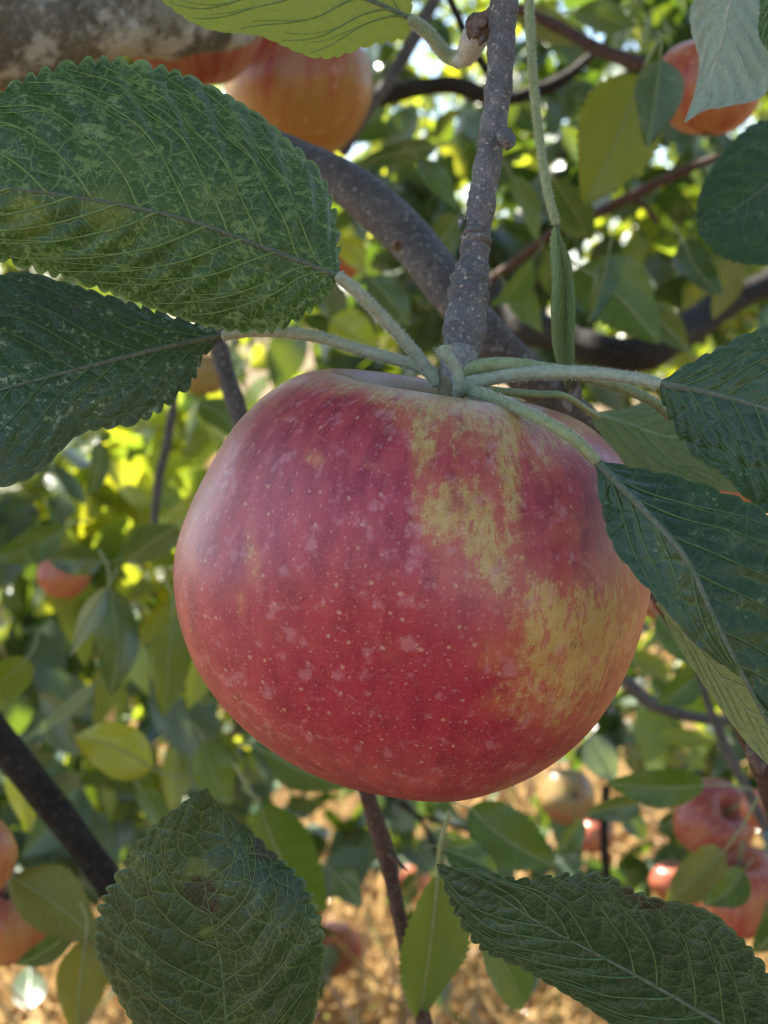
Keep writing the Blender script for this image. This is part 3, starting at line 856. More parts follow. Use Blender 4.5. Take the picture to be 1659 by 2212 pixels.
def apple_mesh(nu, nv, zs=.95, skew=0.0, lobes=.012, g=None, taper=0.0, hump=0.0):
    """unit apple: skew pushes the -x side out and the +x side in"""
    pr = crom(PROF, nv)
    ph = np.linspace(0, 2 * np.pi, nu, endpoint=False)
    r = pr[:, 0][:, None]; z = pr[:, 1][:, None] * np.ones((1, nu))
    r = r * (1 - skew * np.cos(ph)[None]) * (1 + taper * z)
    low = np.clip(.3 - z, 0, 1.2)
    r = r * (1 + lobes * (1 + 2 * low) * np.cos(5 * ph + .6)[None])
    if g is not None:
        for q in range(4):
            r = r * (1 + .012 * np.sin((q + 1) * ph[None] + g.uniform(0, 6) + 2.2 * z * (q % 2 + 1)))
        z = z + .02 * np.sin(ph + g.uniform(0, 6))[None] * np.minimum(pr[:, 0][:, None] * 3, 1) + .012 * np.cos(2 * ph + g.uniform(0, 6))[None] * pr[:, 0][:, None]
    if hump:
        z = z + hump * np.cos(ph - R(165))[None] * np.sin(np.pi * np.clip((pr[:, 0] - .12) / .9, 0, 1))[:, None] * (pr[:, 1] > .1)[:, None] * np.clip((pr[:, 1] - .1) / .4, 0, 1)[:, None]
    x, y = r * np.cos(ph)[None], r * np.sin(ph)[None]
    v = np.stack([x, y, z * zs], -1).reshape(-1, 3)
    i = np.arange(nv - 1)[:, None] * nu
    j = np.arange(nu)[None]; jn = (j + 1) % nu
    f = np.stack([i + j, i + nu + j, i + nu + jn, i + jn], -1).reshape(-1, 4)
    s = np.concatenate([[0], np.cumsum(np.linalg.norm(np.diff(pr, axis=0), axis=1))])
    return v, f, np.repeat(s, nu), np.tile(ph, nv)


def rotm(ax, a):
    c, s = math.cos(a), math.sin(a)
    return {'x': np.array([[1, 0, 0], [0, c, -s], [0, s, c]]), 'y': np.array([[c, 0, s], [0, 1, 0], [-s, 0, c]]), 'z': np.array([[c, -s, 0], [s, c, 0], [0, 0, 1]])}[ax]


def main_apple():
    g = np.random.default_rng(4)
    v, f, s, ph = apple_mesh(360, 240, .982, .115, .008, g, hump=.055)
    Rm = .0434
    M = rotm('y', R(3.0)) @ rotm('x', R(1.5))
    ctr = P(953, 1222, .2455)
    v = (v * Rm) @ M.T + ctr
    t = thing('apple', ctr, 'large red apple with ochre patches hanging in the centre foreground', 'apple')
    px, py, d = proj(v)
    front = d < .262
    B = [(960, 875, 130, 38, .8, 0), (905, 950, 24, 70, .6, 0), (1100, 1000, 20, 95, .75, 3), (985, 1090, 75, 50, .75, 0), (1060, 1175, 55, 75, .75, 0), (930, 1130, 40, 60, .5, 0), (1075, 1240, 30, 60, .5, 0),
         (1210, 1380, 95, 95, .58, 0), (1160, 1300, 45, 70, .55, 0), (1262, 1330, 75, 75, .5, 0), (1055, 1405, 45, 45, .35, 0), (1185, 1480, 90, 70, .42, 0), (1300, 1430, 80, 100, .36, 0), (1100, 1530, 80, 40, .28, 0),
         (545, 1205, 17, 75, .55, 8), (520, 1300, 15, 60, .4, 8), (680, 990, 24, 18, .5, 0), (800, 830, 210, 24, .6, 0), (1250, 930, 120, 50, .5, 30), (1360, 1230, 45, 150, .45, 0), (1250, 1560, 100, 50, .28, 0),
         (870, 1390, 50, 30, .25, 0), (1000, 980, 120, 90, .22, 0), (700, 1600, 60, 40, .12, 0), (690, 1310, 18, 16, .3, 0), (800, 1005, 22, 14, .3, 0), (850, 1240, 14, 12, .35, 0), (735, 1130, 14, 12, .3, 0), (980, 1220, 40, 60, .3, 0), (1230, 1130, 40, 80, .25, 0), (1120, 915, 150, 45, .45, 12), (1180, 1040, 40, 90, .2, 0), (620, 900, 70, 25, .25, -35)]
    patch = np.zeros(len(v))
    for (bx, by, rx, ry, am, ro) in B:
        c_, s_ = math.cos(R(ro)), math.sin(R(ro))
        dx, dy = px - bx, py - by
        u_, w_ = c_ * dx - s_ * dy, s_ * dx + c_ * dy
        patch = patch + am * np.exp(-((u_ / rx) ** 2 + (w_ / ry) ** 2) / 1.25)
    g2 = np.random.default_rng(9)
    rear = .25 + .3 * np.sin(2 * ph + 1) * np.cos(3 * s)
    patch = np.where(front, np.minimum(patch, 1.0), np.maximum(rear, 0))
    deep = np.where(front, .95 * np.exp(-(((px - 800) / 330) ** 2 + ((py - 1480) / 230) ** 2)) + .3 * np.exp(-(((px - 1100) / 160) ** 2 + ((py - 1560) / 110) ** 2)), .3)
    bloom_sheen = np.where(front, .20 * np.exp(-(((px - 470) / 190) ** 2 + ((py - 1040) / 230) ** 2)) + .16 * np.exp(-(((px - 1040) / 110) ** 2 + ((py - 1290) / 90) ** 2)), .1)  # pale blobs painted where sky highlights fall on the shoulder and middle
    top = np.clip(1 - (s - .42) / .30, 0, 1)
    obj('skin', v, f, mat_apple_main(), t, {'ph': ph * Rm * 100, 'pz': s * Rm * 100, 'patch': patch, 'deep': np.clip(deep, 0, 1), 'bloom_sheen': bloom_sheen, 'top': top})
    ax = M @ np.array([0, 0, 1.0])
    b0 = ctr + ax * Rm * .36
    c = crom([b0, b0 + ax * .006, P(978, 800, .2445)], 14)
    vv, ff, aa = tube(c, np.linspace(.0016, .0026, 14), 10, .05, 3)
    obj('stalk', vv, ff, STEMM, t, aa)
    b1 = ctr - ax * Rm * .80
    vv, ff, aa = tube(crom([b1, b1 - ax * .004], 5), [.003, .004, .0045, .004, .002], 8, .3, 5)
    obj('calyx', vv, ff, CALYX, t, aa)
    return t


main_apple()

AM = {
    'redgold': mat_apple_bg('apple_red_gold', (0.34, 0.035, 0.033), (0.40, 0.18, 0.055), 0.50),
    'red': mat_apple_bg('apple_red', (0.25, 0.026, 0.03), (0.33, 0.14, 0.07), 0.52),
    'gold': mat_apple_bg('apple_gold', (0.48, 0.14, 0.05), (0.50, 0.30, 0.08), 0.44),
    'orange': mat_apple_bg('apple_orange', (0.34, 0.05, 0.04), (0.40, 0.17, 0.06), 0.52),
    'green': mat_apple_bg('apple_green', (0.30, 0.09, 0.045), (0.24, 0.18, 0.06), 0.48),
    'flush': mat_apple_bg('apple_flushed', (0.32, 0.03, 0.026), (0.36, 0.17, 0.036), 0.46, 1.0),
    'dull': mat_apple_bg('apple_dull', (0.26, 0.12, 0.05), (0.28, 0.22, 0.07), 0.48),
}
APV, APF, _, _ = apple_mesh(48, 34, .93, .03, .012, np.random.default_rng(2))


def bg_apple(px, py, d, rpx, mat, label, tx=0, ty=0, tz=0, zs=1.0, ground=False):
    r_ = rpx * PX(d)
    c = P(px, py, d)
    M = rotm('z', R(tz)) @ rotm('y', R(ty)) @ rotm('x', R(tx))
    t = thing('apple', c, label, 'apple')
    o = obj('skin', c + APV * np.array([1, 1, zs]) * r_, APF, AM[mat], t)
    ax = np.array([0, 0, 1.0])
    q = crom([c + ax * r_ * .34 * zs, c + ax * r_ * .7 * zs, c + ax * r_ * 1.0 * zs + np.array([.08, .03, 0]) * r_], 10)
    v, f, a = tube(q, np.linspace(.045, .06, 10) * r_, 7, .05, int(px) + 1)
    st = obj('stalk', v, f, STEMM, t, a)
    b1 = c - ax * r_ * .82 * zs
    v, f, a = tube(crom([b1, b1 - ax * r_ * .09], 5), np.array([.07, .1, .12, .11, .05]) * r_, 7, .3, 5)
    ca = obj('calyx', v, f, CALYX, t, a)
    t.rotation_euler = (R(tx), R(ty), R(tz))
    return t


bg_apple(650, 182, .60, 163, 'flush', 'yellow and red flushed apple hanging beneath the lime green leaf', 8, 4, 40, 1.05)
bg_apple(415, 45, .50, 160, 'red', 'red apple peeking out under the lichen covered limb', 10, -8, 10, .95)
bg_apple(-50, 165, .50, 105, 'red', 'pinkish red apple cut by the left edge under the limb', 0, 0, 70)
bg_apple(1535, 180, .52, 118, 'orange', 'orange red apple half hidden by the pale leaf at top right', 5, 0, 20, 1.0)
bg_apple(138, 1240, .95, 58, 'orange', 'small orange apple behind dark leaves left of the big apple', 0, 0, 30)
bg_apple(440, 800, .85, 58, 'dull', 'dull brownish apple in shade between the left hand petioles', 0, 0, 30)
bg_apple(-85, 1850, .42, 118, 'redgold', 'red apple cut by the left edge above another apple', 0, 0, 80)
bg_apple(5, 1980, .50, 108, 'redgold', 'orange red apple at left edge partly under the olive leaf', 15, 10, 20)
bg_apple(1225, 1720, .95, 62, 'green', 'greenish yellow apple showing its dark eye lower right', -115, 25, 0)
bg_apple(1285, 1800, 1.05, 46, 'orange', 'small pinkish apple under the greenish yellow apple', 0, 0, 30)
bg_apple(1545, 1770, .72, 92, 'red', 'red apple with a dark stem hollow at lower right', 48, 20, 10)
bg_apple(1590, 1920, .70, 112, 'orange', 'sunlit orange apple below the red one at lower right', 10, -10, 50)
bg_apple(1450, 1900, .85, 46, 'orange', 'small peach coloured apple edge behind the lower right leaves', 0, 0, 50)
bg_apple(1650, 1745, .62, 50, 'orange', 'orange apple cut by the right edge beside the bud', 0, 0, 15)
bg_apple(1560, 1065, .60, 95, 'orange', 'orange apple glimpsed between the two dark right hand leaves', 0, 0, 15)
bg_apple(735, 560, .75, 50, 'orange', 'small red apple slice behind the left petiole and grey branch', 0, 0, 60)
bg_apple(1425, 1295, .55, 46, 'red', 'bright red apple sliver at the right side of the big apple', 0, 0, 60)


def ground_apple(px, py, rad, mat, label, tx, ty):
    # ray to the ground
    dv = P(px, py, 1.0) - CAM_LOC
    d = (rad * .95 + .10 - CAM_LOC[2]) / dv[2]      # resting on the straw tangle
    bg_apple(px, py, d, rad / PX(d), mat, label, tx, ty)


ground_apple(728, 2050, .036, 'orange', 'fallen red apple lying on the straw right of the lower left leaf', 70, 20)
ground_apple(888, 1905, .034, 'orange', 'fallen pink apple on the straw beside the hanging twig', 100, 0)

# ------------------------------------------------------------------ generic nearby leaves
def simple_leaf(base, tip, d0, d1, wpx, kind, label, tilt=0.0, curl=.12, cup=.2, under=False, stalk=None, seed=0, asym=0.0):
    """one leaf from base to tip (pixels at depth d0, d1); tilt turns it about its midrib"""
    g = np.random.default_rng(abs(seed + int(base[0] * 7 + base[1])))
    a, b = P(*base, d0), P(*tip, d1)
    L = np.linalg.norm(b - a)
    dr = (b - a) / L
    view = unit((a + b) / 2 - CAM_LOC)
    side = unit(np.cross(dr, -view))
    nrm = np.cross(side, dr)
    ca, sa = math.cos(R(tilt)), math.sin(R(tilt))
    side, nrm = side * ca + nrm * sa, nrm * ca - side * sa
    nt, ns = 110, 9
    T, Q = np.meshgrid(np.linspace(0, 1, nt), np.linspace(-1, 1, 2 * ns + 1), indexing='ij')
    w = wpx * PX((d0 + d1) / 2) * .5
    teeth = 1 + .06 * (np.abs(Q) ** 8) * (1 - 2 * ((T * 19 + g.random()) % 1))
    curl = curl * g.uniform(.3, 2.2)
    cup = cup * g.uniform(.5, 2.0)
    pf = leaf_profile(T) * teeth * (1 + asym * Q) * (1 + .05 * np.sin(5 * T + g.uniform(0, 6)) * Q)
    x = L * T
    y = w * pf * Q
    bow = g.normal(0, .05)
    z = -curl * L * (T - .0) ** 2 + curl * L * T + cup * w * np.abs(Q) ** 1.4 * pf + .10 * w * np.sin(9 * T + g.uniform(0, 6) + Q) * np.abs(Q) ** 2
    y = y + bow * L * np.sin(np.pi * T)
    v = a + x[..., None] * dr + y[..., None] * side + z[..., None] * nrm
    k = 2 * ns + 1
    i = np.arange(nt - 1)[:, None] * k + np.arange(2 * ns)[None]
    f = np.stack([i, i + k, i + k + 1, i + 1], -1).reshape(-1, 4)
    up_ = np.cross(v[nt // 2 + 1, ns] - v[nt // 2, ns], v[nt // 2, ns + 1] - v[nt // 2, ns]) @ (CAM_LOC - v[nt // 2, ns]) > 0
    if up_ == under: f = f[:, ::-1]
    rd = np.full(nt * k, g.random())
    t = thing('apple_leaf', a, label, 'leaf', 'apple leaves in the background')
    obj('blade', v.reshape(-1, 3), f, BGL[kind], t, {'lx': x.ravel() * 100, 'ly': (y - bow * L * np.sin(np.pi * T)).ravel() * 100, 'rd': rd})
    mid = v[:, ns][:-4] + nrm * .00005
    vv, ff, aa = tube(mid[::2], np.linspace(.0007, .0002, len(mid[::2])) * L / .07, 6)
    obj('midrib', vv, ff, PETIOLE_F, t, aa)
    if stalk is None:
        pt = [a + dr * L * .02, a - dr * L * .18 - nrm * L * .02, a - dr * L * .34 - nrm * L * .08 + side * L * g.normal(0, .06)]
    else:
        pt = [a + dr * L * .02] + [P(*q) for q in stalk]
    vv, ff, aa = tube(crom(pt, 16), np.linspace(.0007, .0009, 16) * L / .07, 7)
    obj('petiole', vv, ff, PETIOLE_F, t, aa)
    return t


SL = simple_leaf
SL((1385, 165), (1262, 440), .46, .47, 205, 'dullyellow', 'large yellow green backlit leaf right of the narrow stalk', 10, asym=.1)
SL((1425, 128), (1398, 318), .43, .43, 118, 'dark', 'dark bluish leaf hanging beside the large yellow green leaf', 15)
SL((940, 318), (765, 362), .62, .6, 66, 'dark', 'dark pointed leaf under the yellow red apple', 25)
SL((905, 345), (985, 455), .6, .6, 70, 'green', 'mid green leaf under the dark pointed leaf', 30)
SL((1195, 385), (1275, 520), .5, .52, 100, 'dark', 'dark leaf just right of the long stalk', -10)
SL((990, 465), (905, 575), .55, .55, 85, 'dark', 'dark leaf left of the grey twig above the slanting branch', 20)
SL((1250, 575), (1425, 745), .52, .5, 165, 'green', 'broad green leaf above the mossy limb', 5)
SL((1315, 545), (1272, 695), .48, .48, 72, 'dark', 'dark leaf overlapping the broad green leaf', 30)
SL((1380, 660), (1490, 760), .62, .62, 80, 'dark', 'dark leaf hanging over the mossy limb left of the right edge', 15)
SL((1090, 610), (1170, 720), .6, .6, 74, 'green', 'green leaf hanging over the mossy limb beside the narrow leaf', 25)
SL((1600, 560), (1540, 690), .66, .66, 70, 'olive', 'olive leaf dangling across the mossy limb near the right edge', 20)
SL((1478, 520), (1560, 640), .62, .6, 90, 'dark', 'dark leaf between the mossy limb and right edge', 20)
SL((1110, 20), (1270, 95), .7, .7, 90, 'olive', 'olive leaf behind the twig at top', 30)
SL((1240, 30), (1380, 60), .62, .62, 95, 'green', 'green leaf near the top edge right of the long stalk', 40)
SL((1150, 560), (1060, 660), .58, .58, 60, 'green', 'small green leaf right of the twig joint', 35)
SL((1105, 380), (1160, 520), .66, .66, 64, 'green', 'green leaf between grey twig and long stalk', 30)
SL((715, 690), (815, 760), .6, .6, 110, 'lime', 'light green leaf seen between the left petioles', 15)
SL((800, 600), (885, 705), .55, .55, 90, 'dark', 'dark leaf under the slanting grey branch', 20)
SL((720, 520), (790, 590), .7, .7, 70, 'lime', 'small yellow leaf right of the large stippled leaf', 15)
SL((140, 1140), (-30, 1205), .62, .6, 88, 'dark', 'dark leaf reaching the left edge below the bluish leaf', 20)
SL((385, 1135), (275, 1215), .6, .62, 92, 'dark', 'dark leaf tucked against the left side of the apple', 10)
SL((222, 1212), (100, 1206), .60, .60, 78, 'dark', 'dark leaf covering the small orange apple', 15)
SL((215, 955), (190, 1075), .62, .62, 56, 'dark', 'narrow dark leaf below the bluish leaf at left', 25)
SL((235, 1270), (238, 1508), .55, .55, 112, 'dark', 'long dark leaf hanging vertically left of the apple', 15)
SL((232, 1272), (148, 1420), .55, .53, 62, 'grey', 'pale shiny leaf twisting beside the long dark leaf', 35)
SL((372, 1330), (352, 1548), .52, .52, 120, 'green', 'green leaf hanging behind the left flank of the apple', 30)
SL((205, 1478), (52, 1600), .58, .56, 44, 'grey', 'narrow grey green leaf slanting at left', 40)
SL((330, 1660), (160, 1590), .55, .56, 130, 'lime', 'bright lime leaf glowing above the lower left leaf', 5, cup=.1)
SL((440, 1600), (500, 1740), .62, .62, 105, 'green', 'green leaf above the folded tip of the lower left leaf', 15)
SL((575, 1625), (755, 1700), .55, .55, 100, 'green', 'green leaf tucked under the bottom of the apple', 10)
SL((560, 1740), (700, 1970), .50, .52, 165, 'green', 'broad light green leaf right of the lower left leaf', 12)
SL((715, 1880), (780, 1960), .62, .62, 74, 'dark', 'small dark leaf beside the hanging twig', 20)
SL((25, 1895), (215, 2040), .44, .44, 150, 'olive', 'olive leaf with brown spot over the left apples', 10)
SL((185, 2025), (165, 2235), .43, .43, 125, 'olive', 'olive leaf hanging at the bottom left', 15)
SL((160, 2000), (30, 2085), .46, .46, 70, 'dark', 'dark teal leaf under the left apples', 30)
SL((300, 1700), (360, 1820), .6, .6, 70, 'green', 'mid green leaf left of the folded leaf tip', 30)
SL((1015, 1745), (1200, 1872), .46, .46, 145, 'green', 'green pointed leaf below the right side of the apple', 5, stalk=[(960, 1725, .47), (900, 1715, .48)])
SL((960, 1835), (1075, 1885), .42, .42, 85, 'dark', 'dark leaf hidden behind the lower right leaf tip', 15)
SL((945, 1890), (905, 2200), .34, .36, 165, 'green', 'long green leaf drooping under the lower right leaf', 20, under=True)
SL((1050, 2010), (1130, 2180), .36, .37, 130, 'green', 'green leaf in shade under the lower right leaf', 25, under=True)
SL((1522, 1697), (1308, 1690), .50, .50, 98, 'green', 'green leaf lying level above the red apple', 15, stalk=[(1570, 1697, .51), (1625, 1705, .52)])
SL((1382, 1742), (1262, 1762), .62, .6, 66, 'dark', 'dark leaf above the small pinkish apple', 15)
SL((1260, 1775), (1195, 1850), .62, .6, 62, 'green', 'grey green leaf left of the small pinkish apple', 30)
SL((1345, 1750), (1395, 1815), .66, .66, 60, 'dark', 'small dark leaf left of the red apple', 25)
SL((1565, 1838), (1432, 1960), .50, .48, 112, 'olive', 'green leaf lit at its edge below the red apple', 15, stalk=[(1600, 1790, .5), (1640, 1720, .5)])
SL((1605, 1880), (1520, 1955), .47, .46, 84, 'green', 'dark green leaf in front of the sunlit orange apple', 15)
SL((1700, 1930), (1625, 2060), .5, .5, 100, 'dark', 'dark teal leaf at right edge above the lower right leaf', 25)
SL((1420, 1330), (1500, 1440), .5, .5, 90, 'green', 'dark green leaf under the right hand leaf', 25)
SL((1520, 1450), (1420, 1520), .6, .6, 84, 'green', 'green leaf right of the apple beneath the pale leaf', 20)
SL((1270, 1590), (1330, 1690), .68, .68, 84, 'grey', 'leaf coloured pale for its gloss highlight below the right flank of the apple', 10, stalk=[(1250, 1570, .7)])  # grey leaf colour stands in for a white glossy highlight
SL((1425, 1590), (1555, 1600), .75, .75, 50, 'lime', 'small lime leaf between the right hand twigs', 20)
SL((430, 870), (520, 950), .75, .75, 80, 'green', 'green leaf behind the grey twig left of the apple', 15)
SL((60, 1420), (-40, 1560), .55, .55, 110, 'green', 'green leaf at left edge above the dark branch', 20)
SL((20, 1650), (60, 1800), .62, .62, 80, 'lime', 'light green leaf under the dark branch at left edge', 20)

SL((40, 110), (300, 135), .5, .5, 130, 'dark', 'dark leaf between the lichen limb and the large stippled leaf', 10)

# ------------------------------------------------------------------ hero leaves traced in space
def hero_leaf(mid, lef, rig, mat, label, teeth=26, bulge=.06, under=False, vein=VEIN, nv=8, petiole=None, pr=(8, 11), pmat=None, seed=1, fold=None, tooth=.05, rib_w=.00060, wave=.04, ripple=0.0, rib=None, vd=.33, vw=.00018, spots=(), yellows=(), forks=1):
    """mid / lef / rig: (px, py, depth) lists from leaf base to tip; lef and rig are the two margins"""
    g = np.random.default_rng(seed)
    nt, ns = 400, 20
    m3 = crom([P(*q) for q in mid], nt)
    l3 = crom([P(*q) for q in lef], nt)
    r3 = crom([P(*q) for q in rig], nt)
    T = np.linspace(0, 1, nt)

    def serr(edge, n, off):
        h = edge - m3
        w = np.linalg.norm(h, axis=1, keepdims=True)
        ph = T * n + off + .18 * np.sin(T * n * 1.7 + off * 5)
        fr = ph % 1
        saw = 1 - np.abs(2 * fr ** 1.3 - 1) ** 2.4 - .6
        amp = tooth * (.75 + .5 * np.sin(np.floor(ph) * 12.9 + off))
        env = np.clip(np.minimum(T / .06, (1 - T) / .02), 0, 1)
        wmax = w.max()
        return edge + unit(h) * (saw * amp * env)[:, None] * wmax
    l0, r0 = l3, r3
    l3 = serr(l3, teeth, .3)
    r3 = serr(r3, teeth, .8)
    # cross sections
    s = np.linspace(0, 1, ns + 1) ** .8
    length = np.linalg.norm(np.diff(m3, axis=0), axis=1).sum()

    rim = np.clip((s - .86) / .14, 0, 1) ** 1.5

    def half(edge, plain, sgn):
        h = plain - m3
        w = np.linalg.norm(h, axis=1)
        tn = unit(np.gradient(m3, axis=0))
        nr = unit(np.cross(tn, h)) * sgn
        q = m3[:, None] + h[:, None] * s[None, :, None] + (edge - plain)[:, None] * rim[None, :, None]
        bz = bulge * np.sin(np.pi * s)[None] * w[:, None]
        # pillows between side veins and a wavy margin
        ph = T[:, None] * nv * 1.55 - s[None] * 2.6 + (0 if sgn > 0 else .5)
        bz = bz + wave * w[:, None] * .35 * np.sin(2 * np.pi * ph) * np.sin(np.pi * np.clip(s, 0, 1))[None]
        bz = bz + ripple * w[:, None] * np.sin(2 * np.pi * T[:, None] * 3.1 + sgn) * s[None] ** 2
        q = q + nr[:, None] * bz[..., None]
        return q, w, nr
    ql, wl, nl = half(l3, l0, 1)
    qr, wr, nr_ = half(r3, r0, -1)
    V = np.concatenate([ql[:, ::-1], qr[:, 1:]], 1)
    k = 2 * ns + 1
    i = np.arange(nt - 1)[:, None] * k + np.arange(2 * ns)[None]
    f = np.stack([i, i + k, i + k + 1, i + 1], -1).reshape(-1, 4)
    c = V[nt // 2, ns]
    e1 = V[nt // 2 + 1, ns] - V[nt // 2, ns]
    e2 = V[nt // 2, ns + 2] - V[nt // 2, ns]
    facing = np.cross(e1, e2) @ (CAM_LOC - c) > 0
    if facing == under: f = f[:, ::-1]
    lx = np.repeat(T * length * 100, k)
    sg = np.concatenate([-s[::-1], s[1:]])
    ly = np.concatenate([-wl[:, None] * s[::-1][None], wr[:, None] * s[1:][None]], 1) * 100
    qx, qy, _ = proj(V.reshape(-1, 3))
    spv = sum((np.exp(-((qx - a) ** 2 + (qy - b) ** 2) / c ** 2) for a, b, c in spots), np.zeros(len(qx)))
    ylv = sum((np.exp(-((qx - a) ** 2 + (qy - b) ** 2) / c ** 2) for a, b, c in yellows), np.zeros(len(qx)))
    t = thing('apple_leaf', m3[0], label, 'leaf', 'apple leaves around the big apple')
    bl = obj('blade', V.reshape(-1, 3), f, mat, t, {'lx': lx, 'ly': ly.ravel(), 'ed': np.tile(np.abs(sg), nt), 'spot': spv, 'yl': ylv})
    toc = unit(CAM_LOC - m3)
    # midrib
    mr = m3[2:int(nt * .97):6] - toc[2:int(nt * .97):6] * rib_w * .35
    v, ff, aa = tube(mr, np.linspace(1, .25, len(mr)) * rib_w, 8, .03, seed)
    obj('midrib', v, ff, rib or RIB, t, aa)
    v, ff = fuzz(mr, np.linspace(1, .25, len(mr)) * rib_w, 350, .0006, seed)
    # side veins, each its own part of the blade

    def surf(tt, ss, sgn):
        q = ql if sgn > 0 else qr
        nn = nl if sgn > 0 else nr_
        a_ = np.clip(tt, 0, .999) * (nt - 1); b_ = np.clip(np.clip(ss, 0, .999) ** 1.25 * ns, 0, ns - .001)
        i0, j0 = a_.astype(int), b_.astype(int)
        fa, fb = (a_ - i0)[:, None], (b_ - j0)[:, None]
        i1, j1 = np.minimum(i0 + 1, nt - 1), np.minimum(j0 + 1, ns)
        return q[i0, j0] * (1 - fa) * (1 - fb) + q[i1, j0] * fa * (1 - fb) + q[i0, j1] * (1 - fa) * fb + q[i1, j1] * fa * fb
    for sgn in (1, -1):
        for j in range(nv):
            t0 = -.04 + (j + (.25 if sgn > 0 else .6) + g.uniform(-.18, .18)) / nv * .80
            if t0 < .005: t0 = .005 + .02 * g.random()
            dt = vd * g.uniform(.9, 1.1)
            u = np.linspace(0, 1, 26)
            ss = .93 * u
            tt = t0 + dt * (.85 * u + .25 * u ** 3) + .0010 * np.sin(u * 15 + g.uniform(0, 6))
            ok = tt < .985
            if ok.sum() < 8: continue
            p = surf(tt[ok], ss[ok], sgn)
            p = p + unit(CAM_LOC - p) * .00007
            v, ff, aa = tube(p, np.linspace(1.0, .42, len(p)) * vw * 1.25, 6)
            sv = obj('side_vein', v, ff, vein, bl, aa)
            # forks reaching for the margin
            for q in range(forks):
                a0 = int(len(p) * (.50 + .2 * q + g.uniform(-.05, .05)))
                if a0 > len(p) - 5: continue
                uu = np.linspace(0, 1, 10)
                sgnd = 1 if q == 0 else -1
                tt2 = tt[ok][a0] + (.21 if sgnd > 0 else .09) * uu
                ss2 = ss[ok][a0] + (.93 - ss[ok][a0]) * uu ** .8 * (.75 if sgnd > 0 else .95)
                o2 = tt2 < .985
                if o2.sum() < 5: continue
                p2 = surf(tt2[o2], ss2[o2], sgn)
                p2 = p2 + unit(CAM_LOC - p2) * .00006
                v2, f2, a2 = tube(p2, np.linspace(.7, .35, len(p2)) * vw, 5)
                obj('side_vein', v2, f2, vein, bl, a2)
    if petiole:
        pc = [m3[3]] + [P(*q) for q in petiole]
        pc = crom(pc, 60)
        dm = np.linalg.norm(pc - CAM_LOC, axis=1).mean()
        rr = np.linspace(pr[0], pr[1], 60) * PX(dm)
        rr[-8:] *= np.linspace(1, 1.3, 8)
        v, ff, aa = tube(pc, rr, 12, .025, seed)
        po = obj('petiole', v, ff, pmat or PETIOLE, t, aa)
        v, ff = fuzz(pc, rr, 5000, .0008, seed + 1)
        h = obj('down', v, ff, HAIR, po, smooth=False)
        h['kind'] = 'stuff'
    return t


# big stippled leaf, upper left
hero_leaf([(735, 598, .232), (640, 562, .227), (560, 532, .222), (400, 474, .214), (200, 432, .206), (0, 405, .201), (-190, 395, .199), (-330, 405, .200)],
          [(735, 598, .232), (690, 655, .231), (600, 712, .228), (480, 712, .223), (350, 674, .217), (200, 620, .211), (0, 560, .205), (-170, 500, .201), (-330, 405, .200)],
          [(735, 598, .232), (726, 470, .236), (690, 370, .235), (620, 300, .232), (550, 240, .229), (400, 160, .222), (240, 128, .215), (100, 150, .210), (-60, 225, .205), (-220, 320, .202), (-330, 405, .200)],
          LEAF_A, 'large stippled green leaf at upper left covering part of another leaf', teeth=34, tooth=.062, nv=9, petiole=[(775, 634, .234), (830, 690, .238), (890, 755, .242), (945, 826, .245)], pr=(12, 13), seed=41, wave=.06, vw=.00019, forks=1, yellows=[(230, 450, 70), (60, 470, 60)])
# bluish leaf below it
hero_leaf([(488, 724, .247), (380, 745, .243), (230, 782, .239), (0, 842, .234), (-200, 900, .231), (-330, 940, .230)],
          [(488, 724, .247), (440, 770, .246), (405, 838, .244), (300, 912, .241), (175, 938, .238), (85, 1020, .235), (0, 1052, .233), (-160, 1050, .231), (-330, 940, .230)],
          [(488, 724, .247), (430, 700, .247), (300, 660, .246), (140, 610, .245), (30, 588, .243), (-120, 640, .237), (-250, 780, .233), (-330, 940, .230)],
          LEAF_B, 'dark bluish leaf at left edge beneath the large stippled leaf', teeth=26, nv=8, tooth=.06, vein=VEIN_D, petiole=[(560, 716, .247), (680, 727, .247), (800, 762, .247), (900, 790, .246), (955, 820, .246)], pr=(11, 13), seed=42, vw=.00016)
# right hand leaf, upper
hero_leaf([(1420, 828, .232), (1530, 848, .229), (1660, 885, .225), (1800, 940, .222), (1930, 1010, .221)],
          [(1420, 828, .232), (1480, 790, .231), (1560, 748, .229), (1660, 705, .227), (1800, 720, .224), (1900, 850, .222), (1930, 1010, .221)],
          [(1420, 828, .232), (1438, 885, .232), (1490, 975, .230), (1560, 1025, .227), (1660, 1112, .224), (1800, 1130, .222), (1930, 1010, .221)],
          LEAF_C, 'dark green leaf at right edge with pale downy midrib', teeth=15, nv=8, vein=VEIN_D, petiole=[(1360, 816, .235), (1250, 805, .238), (1120, 808, .240), (1010, 828, .243)], pr=(12, 15), seed=43, rib_w=.0008, tooth=.035, vw=.0002)
